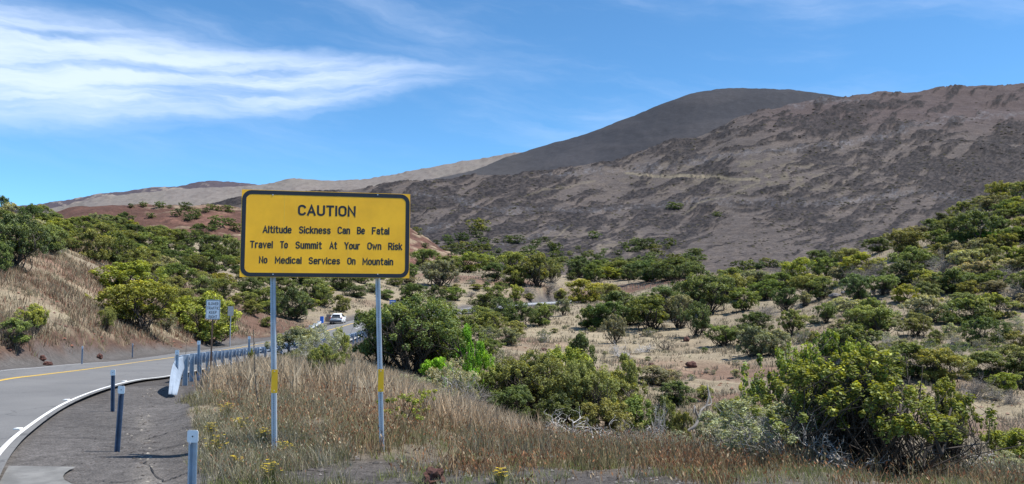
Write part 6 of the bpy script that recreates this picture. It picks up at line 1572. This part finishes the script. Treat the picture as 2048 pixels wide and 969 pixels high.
rock(85, 722, 12, 11, 'dark brown rock at the foot of the left bank', seed=4)
rock(199, 718, 12, 10, 'brown rock at the bank foot between the two far marker posts', seed=5)
rock(1373, 683, 13, 9, 'dark red boulder on the clearing below the leaning bush', seed=6)
rock(1383, 735, 22, 11, 'dark red boulder half buried in the red soil of the clearing', seed=7)
rock(1088, 702, 12, 6, 'dark boulder on the bare red patch above the middle clump', seed=8)
rock(1302, 733, 9, 7, 'small dark boulder left of the half buried one', seed=9)
M_lava = simple('grey_lava', (0.13, 0.12, 0.12), 0.9, vary=0.35, scale=5, bump=1.0, bscale=10)
for j, (a, b_, w__, h__) in enumerate([(1670, 596, 22, 9), (1690, 590, 16, 8), (1700, 612, 12, 6), (1640, 600, 12, 5), (2010, 470, 20, 9), (2035, 478, 18, 10), (1990, 480, 14, 7), (1840, 622, 16, 7)]):
    rock(a, b_, w__, h__, 'grey lava boulder %s' % ['largest among the right hillside shrubs', 'second in the row on the right hillside', 'below the row on the right hillside', 'left end of the row on the right hillside', 'on the upper right scree', 'at the right edge of the upper scree', 'left end of the upper scree', 'beside the bare patch on the right hillside'][j], M_lava, seed=20 + j)
# leaning forked dead branch
lb = P(1375, 858, 23); lb[2] = float(height(lb[0], 23.0)); pts = [P(1377, 862, 23), P(1392, 850, 23), P(1402, 822, 23.2), P(1412, 812, 23.3), P(1418, 790, 23.4), P(1414, 770, 23.5)]
pth = [(catmull(pts, 4) - lb, np.linspace(0.05, 0.016, 21)), (catmull([P(1397, 836, 23.1), P(1391, 822, 23), P(1389, 812, 22.9), P(1388, 826, 22.8)], 3) - lb, np.linspace(0.04, 0.015, 10)),
       (catmull([P(1394, 846, 23.1), P(1409, 832, 23), P(1420, 822, 22.9)], 3) - lb, np.linspace(0.035, 0.015, 7)), (catmull([P(1412, 812, 23.3), P(1423, 806, 23.4), P(1414, 775, 23.6)], 3) - lb, np.linspace(0.03, 0.012, 7))]
o = link(bpy.data.objects.new('dead_branch', tubes_mesh('dead_branch', pth, M_greytwig, 6))); o.location = Vector(tuple(lb)); tagit(o, 'thick forked dead branch leaning up to the right beyond the brown grass', 'dead branch')
# wire fence along the far clearing
prev = None; fence = None; pm = None; wp = []
for px in range(1205, 1400, 12):
    loc = hit(px, 582 - (px - 1205) * 0.045)
    if loc is None: continue
    if fence is None:
        fence = empty('wire_fence', tuple(loc)); tagit(fence, 'low wire fence with thin posts crossing the far clearing', 'fence')
    if pm is None:
        mb = MB(); mb.cyl((0, 0, -0.2), (0, 0, 1.35), 0.07, n=6); pm = mb.mesh('fence_post', M_greytwig)
    po = link(bpy.data.objects.new('fence_post', pm), fence); po.location = loc - fence.location; wp.append(np.array(loc - fence.location))
if fence is not None and len(wp) > 2:
    for zz in (0.5, 0.9, 1.25):
        link(bpy.data.objects.new('wire', tubes_mesh('wire', [(np.array(wp) + np.array([0, 0, zz]), [0.012] * len(wp))], M_greytwig, 3)), fence)

# cracks across the paved shoulder
M_crack = simple('crack_fill', (0.018, 0.016, 0.016), 0.95)
for j, line in enumerate([[(130, 856), (185, 853), (240, 856), (290, 860)], [(125, 878), (170, 877), (215, 881)], [(200, 893), (232, 895), (250, 898)], [(275, 901), (300, 904), (330, 898), (378, 886)], [(292, 880), (340, 866), (378, 853)], [(300, 845), (345, 836), (383, 826)], [(290, 925), (322, 962), (345, 958), (378, 946)], [(190, 962), (240, 966), (292, 958)]]):
    vs = []; P3 = []
    for (px, py) in line:
        loc = hit(px, py)
        if loc is not None: P3.append(np.array([loc.x, loc.y, 0.0]))
    if len(P3) < 2: continue
    C3 = catmull(P3, 8); rngc = np.random.default_rng(j); C3[:, :2] += rngc.normal(0, 0.012, (len(C3), 2))
    t_ = np.gradient(C3, axis=0); nr_ = np.stack([-t_[:, 1], t_[:, 0], 0 * t_[:, 0]], 1); nr_ /= np.linalg.norm(nr_, axis=1)[:, None]
    wd_ = 0.010 * rngc.uniform(0.3, 1.3, len(C3))[:, None]
    A_ = C3 + nr_ * wd_; B_ = C3 - nr_ * wd_
    for q in (A_, B_): q[:, 2] = height(q[:, 0], q[:, 1]) + 0.012
    Vv = np.stack([A_, B_], 1).reshape(-1, 3)
    o = link(bpy.data.objects.new('pavement_crack', mesh_np('pavement_crack', Vv, grid_faces(len(C3), 2), M_crack))); tagit(o, kind='structure')
